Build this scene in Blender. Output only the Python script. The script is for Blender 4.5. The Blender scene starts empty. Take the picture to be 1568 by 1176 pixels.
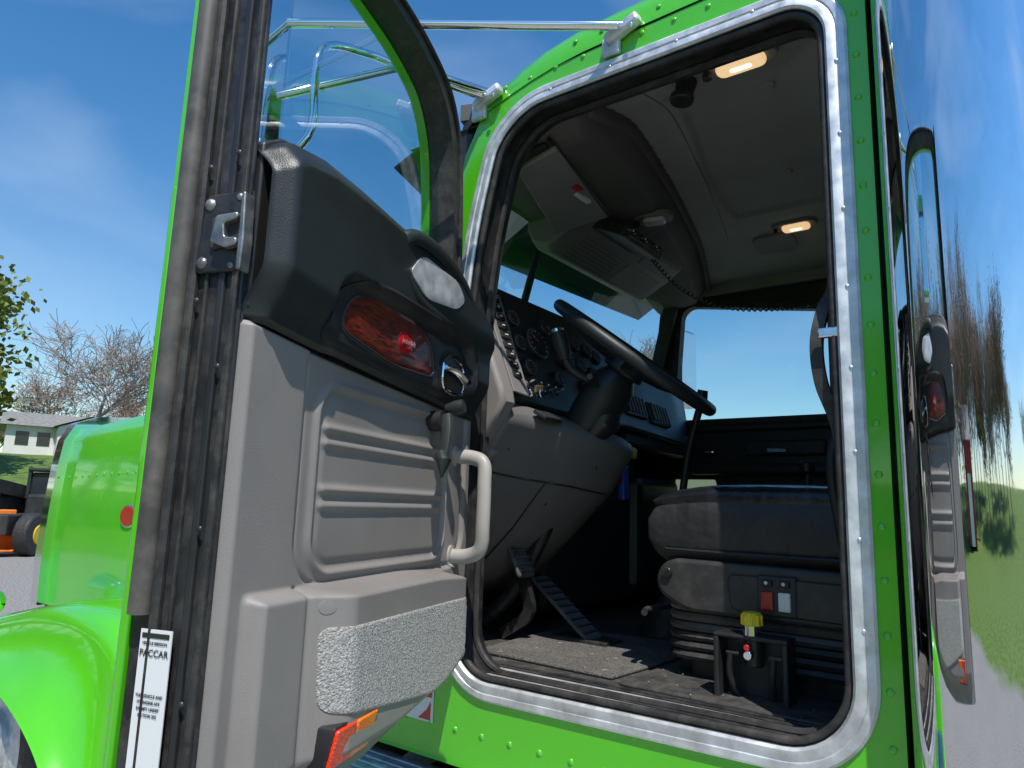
import bpy, math, random
import numpy as np
from mathutils import Vector as V, Matrix
random.seed(7); rng=np.random.default_rng(5)
sc=bpy.context.scene; COL=bpy.context.collection
# ---------------------------------------------------------------- materials
def mat(name,col,rough=.5,metal=0,bump=None,var=None,coat=0,spec=.5,emit=None,col2=None,stretch=None,dust=None):
    m=bpy.data.materials.new(name);m.use_nodes=True;nt=m.node_tree;b=nt.nodes['Principled BSDF'];L=nt.links
    b.inputs['Base Color'].default_value=(*col,1);b.inputs['Roughness'].default_value=rough;b.inputs['Metallic'].default_value=metal
    b.inputs['Specular IOR Level'].default_value=spec
    if coat:b.inputs['Coat Weight'].default_value=coat;b.inputs['Coat Roughness'].default_value=.04
    tc=nt.nodes.new('ShaderNodeTexCoord');src=tc.outputs['Object']
    if stretch:
        mp=nt.nodes.new('ShaderNodeMapping');mp.inputs['Scale'].default_value=stretch;L.new(src,mp.inputs[0]);src=mp.outputs[0]
    cout=None
    if var:
        n=nt.nodes.new('ShaderNodeTexNoise');n.inputs['Scale'].default_value=var[0];n.inputs['Detail'].default_value=3;L.new(src,n.inputs['Vector'])
        r=nt.nodes.new('ShaderNodeValToRGB');r.color_ramp.elements[0].position=.35;r.color_ramp.elements[1].position=.65
        a=var[1];c2=col2 or tuple(min(1,c*(1+a)) for c in col);c1=tuple(c*(1-a) for c in col) if not col2 else col
        r.color_ramp.elements[0].color=(*c1,1);r.color_ramp.elements[1].color=(*c2,1)
        L.new(n.outputs[0],r.inputs[0]);cout=r.outputs[0]
        if len(var)>2:
            mr=nt.nodes.new('ShaderNodeMapRange');mr.inputs[1].default_value=.3;mr.inputs[2].default_value=.7;mr.inputs[3].default_value=max(0,rough-var[2]);mr.inputs[4].default_value=rough+var[2]
            L.new(n.outputs[0],mr.inputs[0]);L.new(mr.outputs[0],b.inputs['Roughness'])
    if dust:   # (scale, amount, colour): irregular grime
        n=nt.nodes.new('ShaderNodeTexNoise');n.inputs['Scale'].default_value=dust[0];n.inputs['Detail'].default_value=7;n.inputs['Roughness'].default_value=.7;L.new(src,n.inputs['Vector'])
        mr=nt.nodes.new('ShaderNodeMapRange');mr.inputs[1].default_value=.48;mr.inputs[2].default_value=.72;mr.inputs[4].default_value=dust[1];L.new(n.outputs[0],mr.inputs[0])
        mx=nt.nodes.new('ShaderNodeMix');mx.data_type='RGBA';mx.inputs[6].default_value=(*col,1);mx.inputs[7].default_value=(*dust[2],1)
        if cout:L.new(cout,mx.inputs[6])
        L.new(mr.outputs[0],mx.inputs[0]);cout=mx.outputs[2]
    if cout:L.new(cout,b.inputs['Base Color'])
    if bump:
        n=nt.nodes.new('ShaderNodeTexNoise') if bump[0]>0 else nt.nodes.new('ShaderNodeTexVoronoi')
        n.inputs['Scale'].default_value=abs(bump[0])
        if bump[0]>0:n.inputs['Detail'].default_value=2
        L.new(src,n.inputs['Vector'])
        bp=nt.nodes.new('ShaderNodeBump');bp.inputs['Strength'].default_value=bump[1];bp.inputs['Distance'].default_value=bump[2]
        L.new(n.outputs[0],bp.inputs['Height']);L.new(bp.outputs[0],b.inputs['Normal'])
    if emit:b.inputs['Emission Color'].default_value=(*emit[0],1);b.inputs['Emission Strength'].default_value=emit[1]
    return m
DU=(.22,.19,.15)
GREEN=mat('green_paint',(.085,.52,.008),.25,0,None,(2.5,.04,.03),coat=1)
GREY=mat('grey_vinyl',(.235,.214,.198),.5,0,(-520,.22,.001),(5,.06,.05),dust=(7,.18,(.33,.30,.26)))
GREYD=mat('grey_plastic_dark',(.125,.118,.114),.5,0,(-480,.15,.001),(5,.08,.05))
LINER=mat('headliner',(.34,.345,.315),.85,0,(900,.3,.001),(6,.05))
COVE=mat('headliner_cove',(.13,.122,.112),.75,0,(600,.3,.001),(5,.1))
CONS=mat('console_plastic',(.22,.22,.205),.6,0,(-500,.15,.001),(6,.06))
BLACKV=mat('black_vinyl',(.019,.023,.023),.42,0,(-500,.28,.001),(6,.15,.05),spec=.42)
BLACKP=mat('black_plastic',(.022,.022,.023),.42,0,(600,.15,.0005),(8,.2,.06))
SATIN=mat('satin_black_metal',(.028,.028,.03),.38,.2,(120,.12,.0007),(14,.4,.1),dust=(22,.25,DU))
RUBBER=mat('rubber',(.024,.023,.022),.6,0,(90,.2,.001),(20,.35,.1),dust=(30,.22,DU))
RUBBERG=mat('rubber_worn',(.085,.077,.068),.5,0,(60,.25,.001),(16,.3,.1),dust=(20,.4,DU))
ALU=mat('aluminium_trim',(.72,.73,.74),.46,.65,(70,.2,.001),(26,.14,.12),dust=(18,.45,(.33,.31,.28)))
CHROME=mat('chrome',(.85,.86,.88),.06,1)
STACKM=mat('polished_stainless',(.82,.83,.85),.02,1,(9,.010,.003),(60,.03,.018),stretch=(1,1,.3))
WHITE=mat('white_print',(.75,.75,.73),.5)
RED=mat('red_enamel',(.45,.01,.012),.25,coat=.6)
YEL=mat('yellow_plastic',(.8,.6,.02),.35)
BLUE=mat('blue_plastic',(.02,.1,.5),.4)
BRASS=mat('brass',(.6,.42,.18),.3,1)
FABRIC=mat('grey_carpet_fabric',(.22,.21,.195),.95,0,(330,.9,.004),(260,.5),col2=(.52,.50,.47))
MATC=mat('floor_carpet',(.05,.047,.043),.95,0,(300,1,.005),(220,.6),col2=(.17,.16,.145),dust=(7,.45,(.24,.215,.185)))
FLOORR=mat('floor_rubber',(.035,.035,.035),.6,0,(160,.5,.002),(35,.5,.15),col2=(.06,.057,.053),dust=(12,.35,DU))
REDREF=mat('red_reflector',(.80,.05,.012),.3,0,(-260,.6,.002),coat=.3,emit=((.8,.03,.01),.05))  # faint emission painted in for brightness, the reflector is no lamp
ORANGE=mat('amber_reflector',(.90,.20,.01),.3,0,(-260,.6,.002),coat=.3,emit=((.9,.15,.01),.05))  # same painted-in faint glow as the red half
LAMP=mat('lamp_lens',(.9,.8,.6),.3,0,(-180,.5,.002),(40,.2),col2=(1,.9,.7),emit=((1,.66,.33),.75))
BULB=mat('lamp_bulb',(1,.9,.7),.3,emit=((1,.85,.6),3.0))
LAMPC=mat('lamp_clear',(.75,.75,.72),.15,0,(-200,.4,.002),coat=1)
CREAM=mat('pale_grey_handle',(.36,.335,.30),.45,0,(-450,.15,.001),(8,.08,.05))
def woodmat():
    m=bpy.data.materials.new('burl_wood');m.use_nodes=True;nt=m.node_tree;b=nt.nodes['Principled BSDF'];L=nt.links
    tc=nt.nodes.new('ShaderNodeTexCoord');mp=nt.nodes.new('ShaderNodeMapping');mp.inputs['Scale'].default_value=(16,16,150);L.new(tc.outputs['Object'],mp.inputs[0])
    n=nt.nodes.new('ShaderNodeTexNoise');n.inputs['Scale'].default_value=1;n.inputs['Detail'].default_value=5;n.inputs['Distortion'].default_value=2.2;L.new(mp.outputs[0],n.inputs[0])
    r=nt.nodes.new('ShaderNodeValToRGB');r.color_ramp.elements[0].position=.35;r.color_ramp.elements[0].color=(.03,.004,.002,1);r.color_ramp.elements[1].position=.65;r.color_ramp.elements[1].color=(.20,.026,.008,1)
    L.new(n.outputs[0],r.inputs[0]);L.new(r.outputs[0],b.inputs['Base Color']);b.inputs['Roughness'].default_value=.4;b.inputs['Coat Weight'].default_value=.35;b.inputs['Coat Roughness'].default_value=.05;return m
WOOD=woodmat()
def glassmat(name,tint):
    m=bpy.data.materials.new(name);m.use_nodes=True;nt=m.node_tree;nt.nodes.clear();L=nt.links
    o=nt.nodes.new('ShaderNodeOutputMaterial');t=nt.nodes.new('ShaderNodeBsdfTransparent');t.inputs[0].default_value=(*tint,1)
    g=nt.nodes.new('ShaderNodeBsdfGlossy');g.inputs['Roughness'].default_value=.01
    f=nt.nodes.new('ShaderNodeLayerWeight');f.inputs[0].default_value=.5
    p=nt.nodes.new('ShaderNodeMath');p.operation='POWER';p.inputs[1].default_value=4.5;L.new(f.outputs['Facing'],p.inputs[0])
    q=nt.nodes.new('ShaderNodeMath');q.operation='MULTIPLY_ADD';q.inputs[1].default_value=.9;q.inputs[2].default_value=.07;L.new(p.outputs[0],q.inputs[0])
    mx=nt.nodes.new('ShaderNodeMixShader');L.new(q.outputs[0],mx.inputs[0]);L.new(t.outputs[0],mx.inputs[1]);L.new(g.outputs[0],mx.inputs[2]);L.new(mx.outputs[0],o.inputs[0]);return m
GLASS=glassmat('window_glass',(.74,.87,.88))
# ---------------------------------------------------------------- helpers
def empty(name):
    e=bpy.data.objects.new(name,None);COL.objects.link(e);e.empty_display_size=.1;return e
def mesh(name,v,f,m,par=None,smooth=True,bevel=0,seg=2,sub=0,angle=35):
    me=bpy.data.meshes.new(name);me.from_pydata([tuple(p) for p in v],[],[tuple(int(i) for i in q) for q in f])
    o=bpy.data.objects.new(name,me);COL.objects.link(o);me.materials.append(m)
    if par:o.parent=par
    if bevel:
        b=o.modifiers.new('b','BEVEL');b.width=bevel;b.segments=seg;b.limit_method='ANGLE';b.angle_limit=math.radians(angle)
    if smooth:
        for p in me.polygons:p.use_smooth=True
        if smooth!='all':me.set_sharp_from_angle(angle=math.radians(38))
    return o
def box(name,c,s,m,par=None,rot=None,bevel=.005,seg=2):
    vs=[]
    for i in(-1,1):
        for j in(-1,1):
            for k in(-1,1):
                p=V((i*s[0]/2,j*s[1]/2,k*s[2]/2))
                if rot is not None:p=rot@p
                vs.append(p+V(c))
    f=[(0,1,3,2),(4,6,7,5),(0,4,5,1),(2,3,7,6),(0,2,6,4),(1,5,7,3)]
    return mesh(name,vs,f,m,par,smooth=False,bevel=bevel,seg=seg)
def basis(t,up=None):
    t=t.normalized();up=up or (V((0,0,1)) if abs(t.z)<.9 else V((1,0,0)))
    a=t.cross(up).normalized();return a,a.cross(t).normalized()
def cyl(name,p0,p1,r,m,par=None,r1=None,n=24,bevel=.002):
    p0=V(p0);p1=V(p1);a,b=basis(p1-p0);r1=r if r1 is None else r1;v=[];
    for p,rr in((p0,r),(p1,r1)):
        for i in range(n):
            t=2*math.pi*i/n;v.append(p+a*math.cos(t)*rr+b*math.sin(t)*rr)
    f=[(i,(i+1)%n,n+(i+1)%n,n+i) for i in range(n)]+[tuple(range(n))[::-1],tuple(range(n,2*n))]
    return mesh(name,v,f,m,par,bevel=bevel,angle=50)
def cr(pts,n=6,closed=False):
    pts=[V(p) for p in pts];N=len(pts);o=[]
    for i in range(N if closed else N-1):
        g=lambda k:pts[k%N] if closed else pts[max(0,min(N-1,k))]
        p0,p1,p2,p3=g(i-1),g(i),g(i+1),g(i+2)
        for j in range(n):
            t=j/n;o.append(.5*((2*p1)+(p2-p0)*t+(2*p0-5*p1+4*p2-p3)*t*t+(3*p1-p0-3*p2+p3)*t**3))
    if not closed:o.append(pts[-1])
    return o
def fil(pts,r,seg=8,closed=True):
    pts=[V(p) for p in pts];N=len(pts);o=[]
    for i in range(N):
        if not closed and i in(0,N-1):o.append(pts[i]);continue
        p0,p1,p2=pts[i-1],pts[i],pts[(i+1)%N];rr=r[i] if isinstance(r,(list,tuple)) else r
        a=p1+(p0-p1).normalized()*min(rr,.48*(p0-p1).length);b=p1+(p2-p1).normalized()*min(rr,.48*(p2-p1).length)
        c1=a+(p1-a)*.55;c2=b+(p1-b)*.55
        for j in range(seg+1):
            t=j/seg;o.append(a*(1-t)**3+c1*3*t*(1-t)**2+c2*3*t*t*(1-t)+b*t**3)
    return o
def circ(r,n=10,r2=None):
    r2=r2 or r;return [(r*math.cos(2*math.pi*i/n),r2*math.sin(2*math.pi*i/n)) for i in range(n)]
def rect(w,h):return [(-w/2,-h/2),(w/2,-h/2),(w/2,h/2),(-w/2,h/2)]
def sweep(name,path,prof,m,par=None,closed=False,up=None,taper=None,smooth=True):
    P=[V(p) for p in path];N=len(P);v=[];K=len(prof);a=b=None
    for i,p in enumerate(P):
        if closed:t=P[(i+1)%N]-P[i-1]
        else:t=P[min(i+1,N-1)]-P[max(i-1,0)]
        t.normalize()
        if up is not None:
            a=t.cross(V(up)).normalized();b=a.cross(t).normalized()
        elif a is None:a,b=basis(t)
        else:
            a=(a-t*a.dot(t)).normalized();b=t.cross(a).normalized()*(1 if b.dot(t.cross(a))>0 else -1)
        s=taper[i] if taper else 1
        for q in prof:v.append(p+a*q[0]*s+b*q[1]*s)
    f=[]
    for i in range(N if closed else N-1):
        for k in range(K):
            i2=(i+1)%N;f.append((i*K+k,i*K+(k+1)%K,i2*K+(k+1)%K,i2*K+k))
    if not closed:f+=[tuple(range(K))[::-1],tuple((N-1)*K+k for k in range(K))]
    return mesh(name,v,f,m,par,smooth=smooth)
def tube(name,path,r,m,par=None,closed=False,n=12,sm=5):
    return sweep(name,cr(path,sm,closed) if sm else path,circ(r,n),m,par,closed)
def slab(name,pts,to3,c0,c1,m,par=None,bevel=.003,seg=2):
    n=len(pts);v=[to3(p[0],p[1],c0) for p in pts]+[to3(p[0],p[1],c1) for p in pts]
    f=[tuple(range(n)),tuple(range(n,2*n))[::-1]]+[(i,i+n,(i+1)%n+n,(i+1)%n) for i in range(n)]
    return mesh(name,v,f,m,par,smooth=True,bevel=bevel,seg=seg,angle=50)
def raycast(poly,c,ang):
    dx,dy=math.cos(ang),math.sin(ang);best=None;n=len(poly)
    for i in range(n):
        x1,y1=poly[i][0]-c[0],poly[i][1]-c[1];x2,y2=poly[(i+1)%n][0]-c[0],poly[(i+1)%n][1]-c[1]
        ex,ey=x2-x1,y2-y1;den=dx*ey-dy*ex
        if abs(den)<1e-12:continue
        t=(x1*ey-y1*ex)/den;s=(x1*dy-y1*dx)/den
        if t>0 and -1e-6<=s<=1+1e-6 and (best is None or t<best):best=t
    return (c[0]+dx*best,c[1]+dy*best)
def ringfill(name,inner,outer,c,to3d,m,par=None,thick=None):
    A=set(round(2*math.pi*i/120-math.pi,5) for i in range(120))
    for P in(inner,outer):
        for p in P:A.add(round(math.atan2(p[1]-c[1],p[0]-c[0]),5))
    A=sorted(A);v=[];n=len(A)
    for a in A:
        q=raycast(inner,c,a);v.append(to3d(*q));q=raycast(outer,c,a);v.append(to3d(*q))
    f=[(2*i,2*i+1,2*((i+1)%n)+1,2*((i+1)%n)) for i in range(n)]
    o=mesh(name,v,f,m,par,smooth=False)
    if thick:
        s=o.modifiers.new('t','SOLIDIFY');s.thickness=thick;s.offset=0
    return o
def grid(name,X,Y,fn,m,par=None):
    v=[];nx,ny=len(X),len(Y)
    for y in Y:
        for x in X:v.append(fn(x,y))
    f=[(j*nx+i,j*nx+i+1,(j+1)*nx+i+1,(j+1)*nx+i) for j in range(ny-1) for i in range(nx-1)]
    return mesh(name,v,f,m,par,smooth='all')
def sm(t):t=max(0,min(1,t));return t*t*(3-2*t)
def rivets(name,items,r,m,par=None,flat=.55):
    v=[];f=[]
    for p,nn in items:
        a,b=basis(V(nn));k=len(v);p=V(p);nn=V(nn).normalized()
        for ring,(rr,h) in enumerate(((1,0),(.85,.5),(.5,.87))):
            for i in range(8):
                t=2*math.pi*i/8;v.append(p+(a*math.cos(t)+b*math.sin(t))*r*rr+nn*r*h*flat)
        v.append(p+nn*r*flat)
        for q in range(2):
            for i in range(8):f.append((k+q*8+i,k+q*8+(i+1)%8,k+(q+1)*8+(i+1)%8,k+(q+1)*8+i))
        for i in range(8):f.append((k+16+i,k+16+(i+1)%8,k+24))
    return mesh(name,v,f,m,par,smooth='all')
# ================================================================= CAB
cab=empty('truck_cab')
YS=1.45
S3=lambda x,z,o=0:V((x,YS-o,z))
openc=[(p.x,p.y) for p in fil([(-1.275,1.148),(-.283,1.155),(-.283,2.703),(-1.165,2.703),(-1.275,2.25)],[.14,.15,.11,.15,.2],10)]
def offs(poly,d):
    n=len(poly);o=[]
    area=sum(poly[i][0]*poly[(i+1)%n][1]-poly[(i+1)%n][0]*poly[i][1] for i in range(n));s=1 if area>0 else -1
    for i in range(n):
        a=V(poly[i-1]);b=V(poly[(i+1)%n]);t=(b-a)
        if t.length<1e-9:t=V(poly[(i+2)%n])-V(poly[i-2])
        t.normalize();o.append((poly[i][0]-t.y*s*d,poly[i][1]+t.x*s*d))
    return o   # d>0 moves inward
outer=[(-2.0,.96),(-.226,.96),(-.226,2.80),(-1.20,2.765),(-1.29,2.60),(-1.345,2.33),(-1.50,2.28),(-2.0,2.25)]
ringfill('side_panel',openc,outer,(-.78,1.9),lambda x,z:S3(x,z),GREEN,cab)
def ring3(poly,o):return [S3(x,z,o) for x,z in poly]
sweep('door_opening_trim',ring3(openc,.0),[(-.022,-.004),(.022,-.004),(.022,.006),(.017,.010),(.004,.010),(.002,.007),(-.004,.010),(-.017,.011),(-.022,.006)],ALU,cab,closed=True,up=(0,-1,0))
sweep('jamb_flange',ring3(offs(openc,.020),-.055),rect(.006,.115),SATIN,cab,closed=True,up=(0,-1,0))
sweep('door_seal',ring3(offs(openc,.030),-.008),circ(.009,10),RUBBER,cab,closed=True,up=(0,-1,0))
sweep('inner_seal',ring3(offs(openc,.030),-.075),circ(.009,8),RUBBER,cab,closed=True,up=(0,-1,0))
rv=[]
for i in range(19):rv.append((S3(-.247,1.02+.094*i,.0),(0,-1,0)))
for i in range(14):rv.append((S3(-.30-.085*i,1.045,.0),(0,-1,0)))
for i in range(11):rv.append((S3(-.30-.085*i,2.768,.0),(0,-1,0)))
for i in range(9):rv.append((S3(-1.5-.06*i,1.045,.0),(0,-1,0)))
rivets('panel_rivets',rv,.0075,GREEN,cab)
rivets('trim_screws',[(S3(-.283,1.4+.16*i,.010),(0,-1,0)) for i in range(8)]+[(S3(-.45-.18*i,2.703,.010),(0,-1,0)) for i in range(4)],.004,ALU,cab,.4)
ys=[1.447,1.452,1.468,1.50,1.57,1.72,2.0,2.42,2.84,3.12,3.27,3.34,3.372,3.388,3.393]
zs=[0,.045,.085,.115,.145,.17,.19,.2,.19,.17,.145,.115,.085,.045,0]
rx=[-.226,-.5,-.75,-.95,-1.1,-1.22,-1.32,-1.42,-1.5,-1.56]
rb=[2.795,2.795,2.79,2.785,2.78,2.77,2.755,2.735,2.715,2.70]
rs=[1,1,1,.98,.94,.86,.72,.50,.24,.0]
def roofp(i,j):
    t=(ys[i]-1.447)/1.946;k=.765+.255*math.sin(math.pi*t)**.55
    return V((-.226+(rx[j]+.226)*k,ys[i],rb[j]+zs[i]*rs[j]))
grid('roof_skin',range(len(ys)),range(len(rx)),roofp,GREEN,cab)
rivets('roof_rivets',[(V((-.28-.08*i,1.4505,2.822)),(0,-1,.3)) for i in range(9)],.007,GREEN,cab)
pw=[(p.x,p.y) for p in fil([(-1.50,2.035),(-.50,2.035),(-.50,2.50),(-.72,2.535),(-1.45,2.65)],[.03,.05,.06,.1,.08],6)]
pout=[(-2.0,.96),(-.226,.96),(-.226,2.80),(-1.22,2.79),(-1.56,2.7),(-1.62,2.3),(-2.0,2.25)]
ringfill('passenger_side_skin',pw,pout,(-1.0,2.3),lambda x,z:V((x,3.40,z)),GREEN,cab)
ringfill('passenger_door_card',pw,[(-1.9,1.16),(-.26,1.16),(-.26,2.76),(-1.55,2.76),(-1.6,2.3),(-1.9,2.25)],(-1.0,2.3),lambda x,z:V((x,3.35,z)),BLACKV,cab)
sweep('passenger_window_frame',[V((x,3.365,z)) for x,z in pw],rect(.026,.05),RUBBER,cab,closed=True,up=(0,-1,0))
mesh('passenger_glass',[V((x,3.38,z)) for x,z in pw],[tuple(range(len(pw)))],GLASS,cab,smooth=False)
box('passenger_frame_panel',(-1.0,3.33,2.70),(.95,.03,.07),CONS,cab,bevel=.01)
box('passenger_armrest',(-1.0,3.30,1.80),(.75,.09,.05),BLACKV,cab,bevel=.015)
box('passenger_sill_ledge',(-1.0,3.335,2.0),(1.1,.03,.03),BLACKP,cab,bevel=.01)
box('passenger_pull_recess',(-.95,3.335,1.90),(.36,.02,.07),BLACKP,cab,bevel=.02)
box('passenger_release',(-1.31,3.325,1.885),(.07,.02,.02),CHROME,cab,bevel=.008)
box('passenger_badge',(-.98,3.322,1.888),(.09,.008,.022),CHROME,cab,bevel=.004)
mesh('low_door_window',[(-1.5,3.345,1.68),(-1.26,3.345,1.68),(-1.28,3.345,1.755),(-1.48,3.345,1.755)],[(0,1,2,3)],mat('peep_daylight_glow',(.25,.32,.25),.1,emit=((.45,.6,.4),.35)),cab,smooth=False)  # opaque pane, its green glow stands in for daylit ground outside
sweep('low_window_rim',fil([V((-1.51,3.34,1.67)),V((-1.25,3.34,1.67)),V((-1.27,3.34,1.765)),V((-1.49,3.34,1.765))],.02,4),rect(.012,.012),BLACKP,cab,closed=True,up=(0,-1,0))
box('rear_wall',(-.245,2.425,1.87),(.03,1.93,1.80),GREEN,cab,bevel=.004)
box('rear_liner',(-.266,2.42,1.9),(.008,1.84,1.5),GREYD,cab,bevel=.002)
box('cab_floor',(-1.1,2.42,1.138),(1.66,1.86,.07),FLOORR,cab,bevel=.004)
box('firewall',(-1.93,2.42,1.72),(.04,1.88,1.08),SATIN,cab,bevel=.004)
box('cowl_top',(-1.80,2.42,2.245),(.42,1.92,.06),GREEN,cab,bevel=.02)
for i in range(7):
    box('sill_rib_%d'%i,(-.79,1.475+.021*i,1.1755+.001*i),(.95,.012,.006),ALU if i in(0,1,4) else RUBBER,cab,bevel=.002)
gb=2.30;gt=2.84
wl=[V((-1.44,1.48,gb)),V((-1.83,2.42,gb)),V((-1.66,2.42,gt)),V((-1.30,1.50,gt-.07))]
wr=[V((-1.83,2.42,gb)),V((-1.58,3.36,gb)),V((-1.44,3.34,gt-.07)),V((-1.66,2.42,gt))]
mesh('windshield_left',wl,[(0,1,2,3)],GLASS,cab,smooth=False);mesh('windshield_right',wr,[(0,1,2,3)],GLASS,cab,smooth=False)
sweep('windshield_post',[V((-1.83,2.42,2.28)),V((-1.66,2.42,2.85))],circ(.02,10,.014),RUBBER,cab)
sweep('a_pillar_near',[wl[0]+V((0,.02,-.03)),wl[3]+V((0,.02,.02))],rect(.05,.05),BLACKP,cab)
sweep('a_pillar_far',[wr[1]+V((0,0,-.03)),wr[2]+V((0,0,.03))],rect(.10,.07),BLACKP,cab)
sweep('windshield_header',[wl[3],wl[2],wr[2]],rect(.10,.05),GREYD,cab)
sweep('windshield_base',[wl[0],wl[1],wr[1]],rect(.05,.04),RUBBER,cab)
vis=[V((-1.36,1.46,2.74)),V((-1.72,2.42,2.87)),V((-1.50,3.38,2.74)),V((-1.72,3.40,2.62)),V((-2.0,2.42,2.72)),V((-1.58,1.44,2.64))]
o=mesh('sun_shield',vis,[(0,1,4,5),(1,2,3,4)],mat('tinted_visor',(.02,.05,.03),.15,coat=1),cab,smooth=False)
s=o.modifiers.new('t','SOLIDIFY');s.thickness=.006
# headliner
def xcove(y):return -.95-.33*max(0,(y-1.6)/1.7)**1.4
def hl(x,y):
    e=min((y-1.49)/.45,(3.36-y)/.40,(-.25-x)/.30);z=2.712+.10*sm(e)
    xc=xcove(y);k=sm((y-1.5)/.2)
    z-= k*(.075*sm((xc-x)/.08)+.03*sm((xc-.04-x)/.25))
    px=-.80-.16*sm((y-1.7)/1.0)
    s=min((x-px)/.015,(y-1.76)/.015,(2.80-y)/.015);z+=.016*sm(s)
    if 1.74<y<2.82:z-=.009*math.exp(-((x-px+.012)/.009)**2)
    return V((x,y,z))
ho_=grid('headliner',np.linspace(-1.56,-.255,170),np.linspace(1.485,3.37,190),hl,LINER,cab)
ho_.data.materials.append(COVE)
for pg in ho_.data.polygons:
    c=pg.center
    if c.x<xcove(c.y)+.012:pg.material_index=1
sweep('header_cove_edge',[hl(xcove(y),y)+V((0,0,-.012)) for y in np.linspace(1.58,3.3,40)],circ(.010,8,.035),COVE,cab)
sweep('liner_seam',[hl(xcove(y)+.13,y)+V((0,0,.001)) for y in np.linspace(1.6,3.0,40)],circ(.003,6),GREYD,cab)
for x0,y0,nm in((-.56,1.93,'a'),(-.67,2.51,'b')):
    p=hl(x0,y0);cyl('liner_button_'+nm,p+V((0,0,.005)),p+V((0,0,-.01)),.016,LINER,cab,bevel=.004)
p=hl(-.70,1.67);cyl('microphone_cup',p,p+V((-.01,-.01,-.055)),.030,BLACKP,cab,r1=.022,bevel=.006);cyl('microphone_rim',p+V((-.01,-.01,-.045)),p+V((-.012,-.012,-.066)),.032,BLACKP,cab,bevel=.004)
slab('speaker_grille',[(p.x,p.y) for p in fil([(-.98,3.02),(-.80,3.02),(-.80,3.14),(-.98,3.14)],.04,5)],lambda a,b,c:hl(a,b)+V((0,0,c)),-.012,.01,CONS,cab,bevel=.004)
sweep('pillar_trim',[V((-1.34,1.53,1.5)),V((-1.36,1.53,2.2)),V((-1.31,1.54,2.50)),V((-1.22,1.56,2.70))],rect(.05,.05),GREYD,cab)
slab('warning_decal',[(-1.43,1.045),(-1.31,1.045),(-1.31,1.135),(-1.43,1.135)],S3,.001,.003,WHITE,cab,bevel=0)
slab('decal_red_band',[(-1.425,1.105),(-1.315,1.105),(-1.315,1.13),(-1.425,1.13)],S3,.0035,.0045,RED,cab,bevel=0)
slab('decal_red_mark',[(-1.36,1.05),(-1.318,1.05),(-1.318,1.095),(-1.33,1.075)],S3,.0035,.0045,RED,cab,bevel=0)
box('rear_gap_dark_strip',(-.214,1.60,1.9),(.022,.16,1.9),RUBBER,cab,bevel=.006)  # dark strip added for the black gap between cab and stack
def lamp(name,x,y,lit,L=.13,W=.06,rz=0):
    e=empty(name);p=hl(x,y);R=Matrix.Rotation(rz,3,'Z')
    T=lambda a,b,c:p+R@V((a,b,-c))
    o=[(q.x,q.y) for q in fil([(-L/2-.045,-W/2-.014),(L/2+.03,-W/2-.014),(L/2+.03,W/2+.014),(-L/2-.045,W/2+.014)],.04,6)]
    slab('bezel',o,T,-.012,.012,CONS,e,bevel=.005)
    o=[(q.x,q.y) for q in fil([(-L/2,-W/2),(L/2,-W/2),(L/2,W/2),(-L/2,W/2)],.02,5)]
    slab('lens',o,T,.008,.028,LAMP if lit else LAMPC,e,bevel=.007,seg=3)
    if lit:
        o=[(q.x*1.0,q.y) for q in fil([(-L*.22,-W*.16),(L*.22,-W*.16),(L*.22,W*.16),(-L*.22,W*.16)],.008,4)]
        slab('bulb_glow_tube',o,T,.020,.0295,BULB,e,bevel=.002)
    cyl('switch',p+R@V((-L/2-.025,0,-.01)),p+R@V((-L/2-.025,0,-.03)),.012,BLACKP,e);return e
lamp('dome_lamp',-.545,1.64,True,.125,.05);lamp('dome_lamp',-.77,2.97,True,.11);lamp('map_lamp',-1.16,2.43,False,.09,.06,.2)
vz=empty('sun_visor')
def quadslab(name,c,t,m,par,bev=.006):
    c=[V(p) for p in c];nn=(c[1]-c[0]).cross(c[3]-c[0]).normalized()*t
    mesh(name,c+[p+nn for p in c],[(3,2,1,0),(4,5,6,7),(0,1,5,4),(1,2,6,5),(2,3,7,6),(3,0,4,7)],m,par,smooth=False,bevel=bev,seg=3)
quadslab('flap',[(-1.09,1.62,2.655),(-1.22,1.60,2.61),(-1.38,2.06,2.60),(-1.21,2.14,2.655)],.018,CONS,vz)
quadslab('document_pocket',[(-1.16,1.84,2.640),(-1.24,1.80,2.612),(-1.34,2.02,2.597),(-1.25,2.08,2.628)],.006,LINER,vz,.002)
box('red_tab',(-1.165,1.86,2.632),(.03,.05,.01),RED,vz);box('vanity_clip',(-1.185,1.93,2.63),(.02,.09,.012),WHITE,vz,bevel=.003)
tube('hinge_rod',[(-1.10,1.60,2.665),(-1.22,2.18,2.665)],.007,BLACKP,vz,sm=0)
sweep('hinge_arm',[V((-1.25,1.56,2.69)),V((-1.2,1.6,2.65)),V((-1.12,1.62,2.66))],circ(.009,8),BLACKP,vz)
oc=empty('overhead_console')
prof=[(-1.58,2.66),(-1.55,2.60),(-1.48,2.575),(-1.36,2.64),(-1.29,2.69),(-1.27,2.77),(-1.58,2.80)]
n=len(prof);yy=[2.16,2.2,2.95,3.0];v=[]
for j,y in enumerate(yy):
    for x,z in prof:v.append(V((x,y,z+(0.02 if j in(0,3) else 0))))
f=[(j*n+i,j*n+(i+1)%n,(j+1)*n+(i+1)%n,(j+1)*n+i) for j in range(3) for i in range(n)]+[tuple(range(n))[::-1],tuple(3*n+i for i in range(n))]
mesh('housing',v,f,CONS,oc,bevel=.012,seg=3)
quadslab('bin_door',[(-1.465,2.62,2.578),(-1.365,2.62,2.633),(-1.365,2.92,2.633),(-1.465,2.92,2.578)],.008,LINER,oc,.004)
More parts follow.
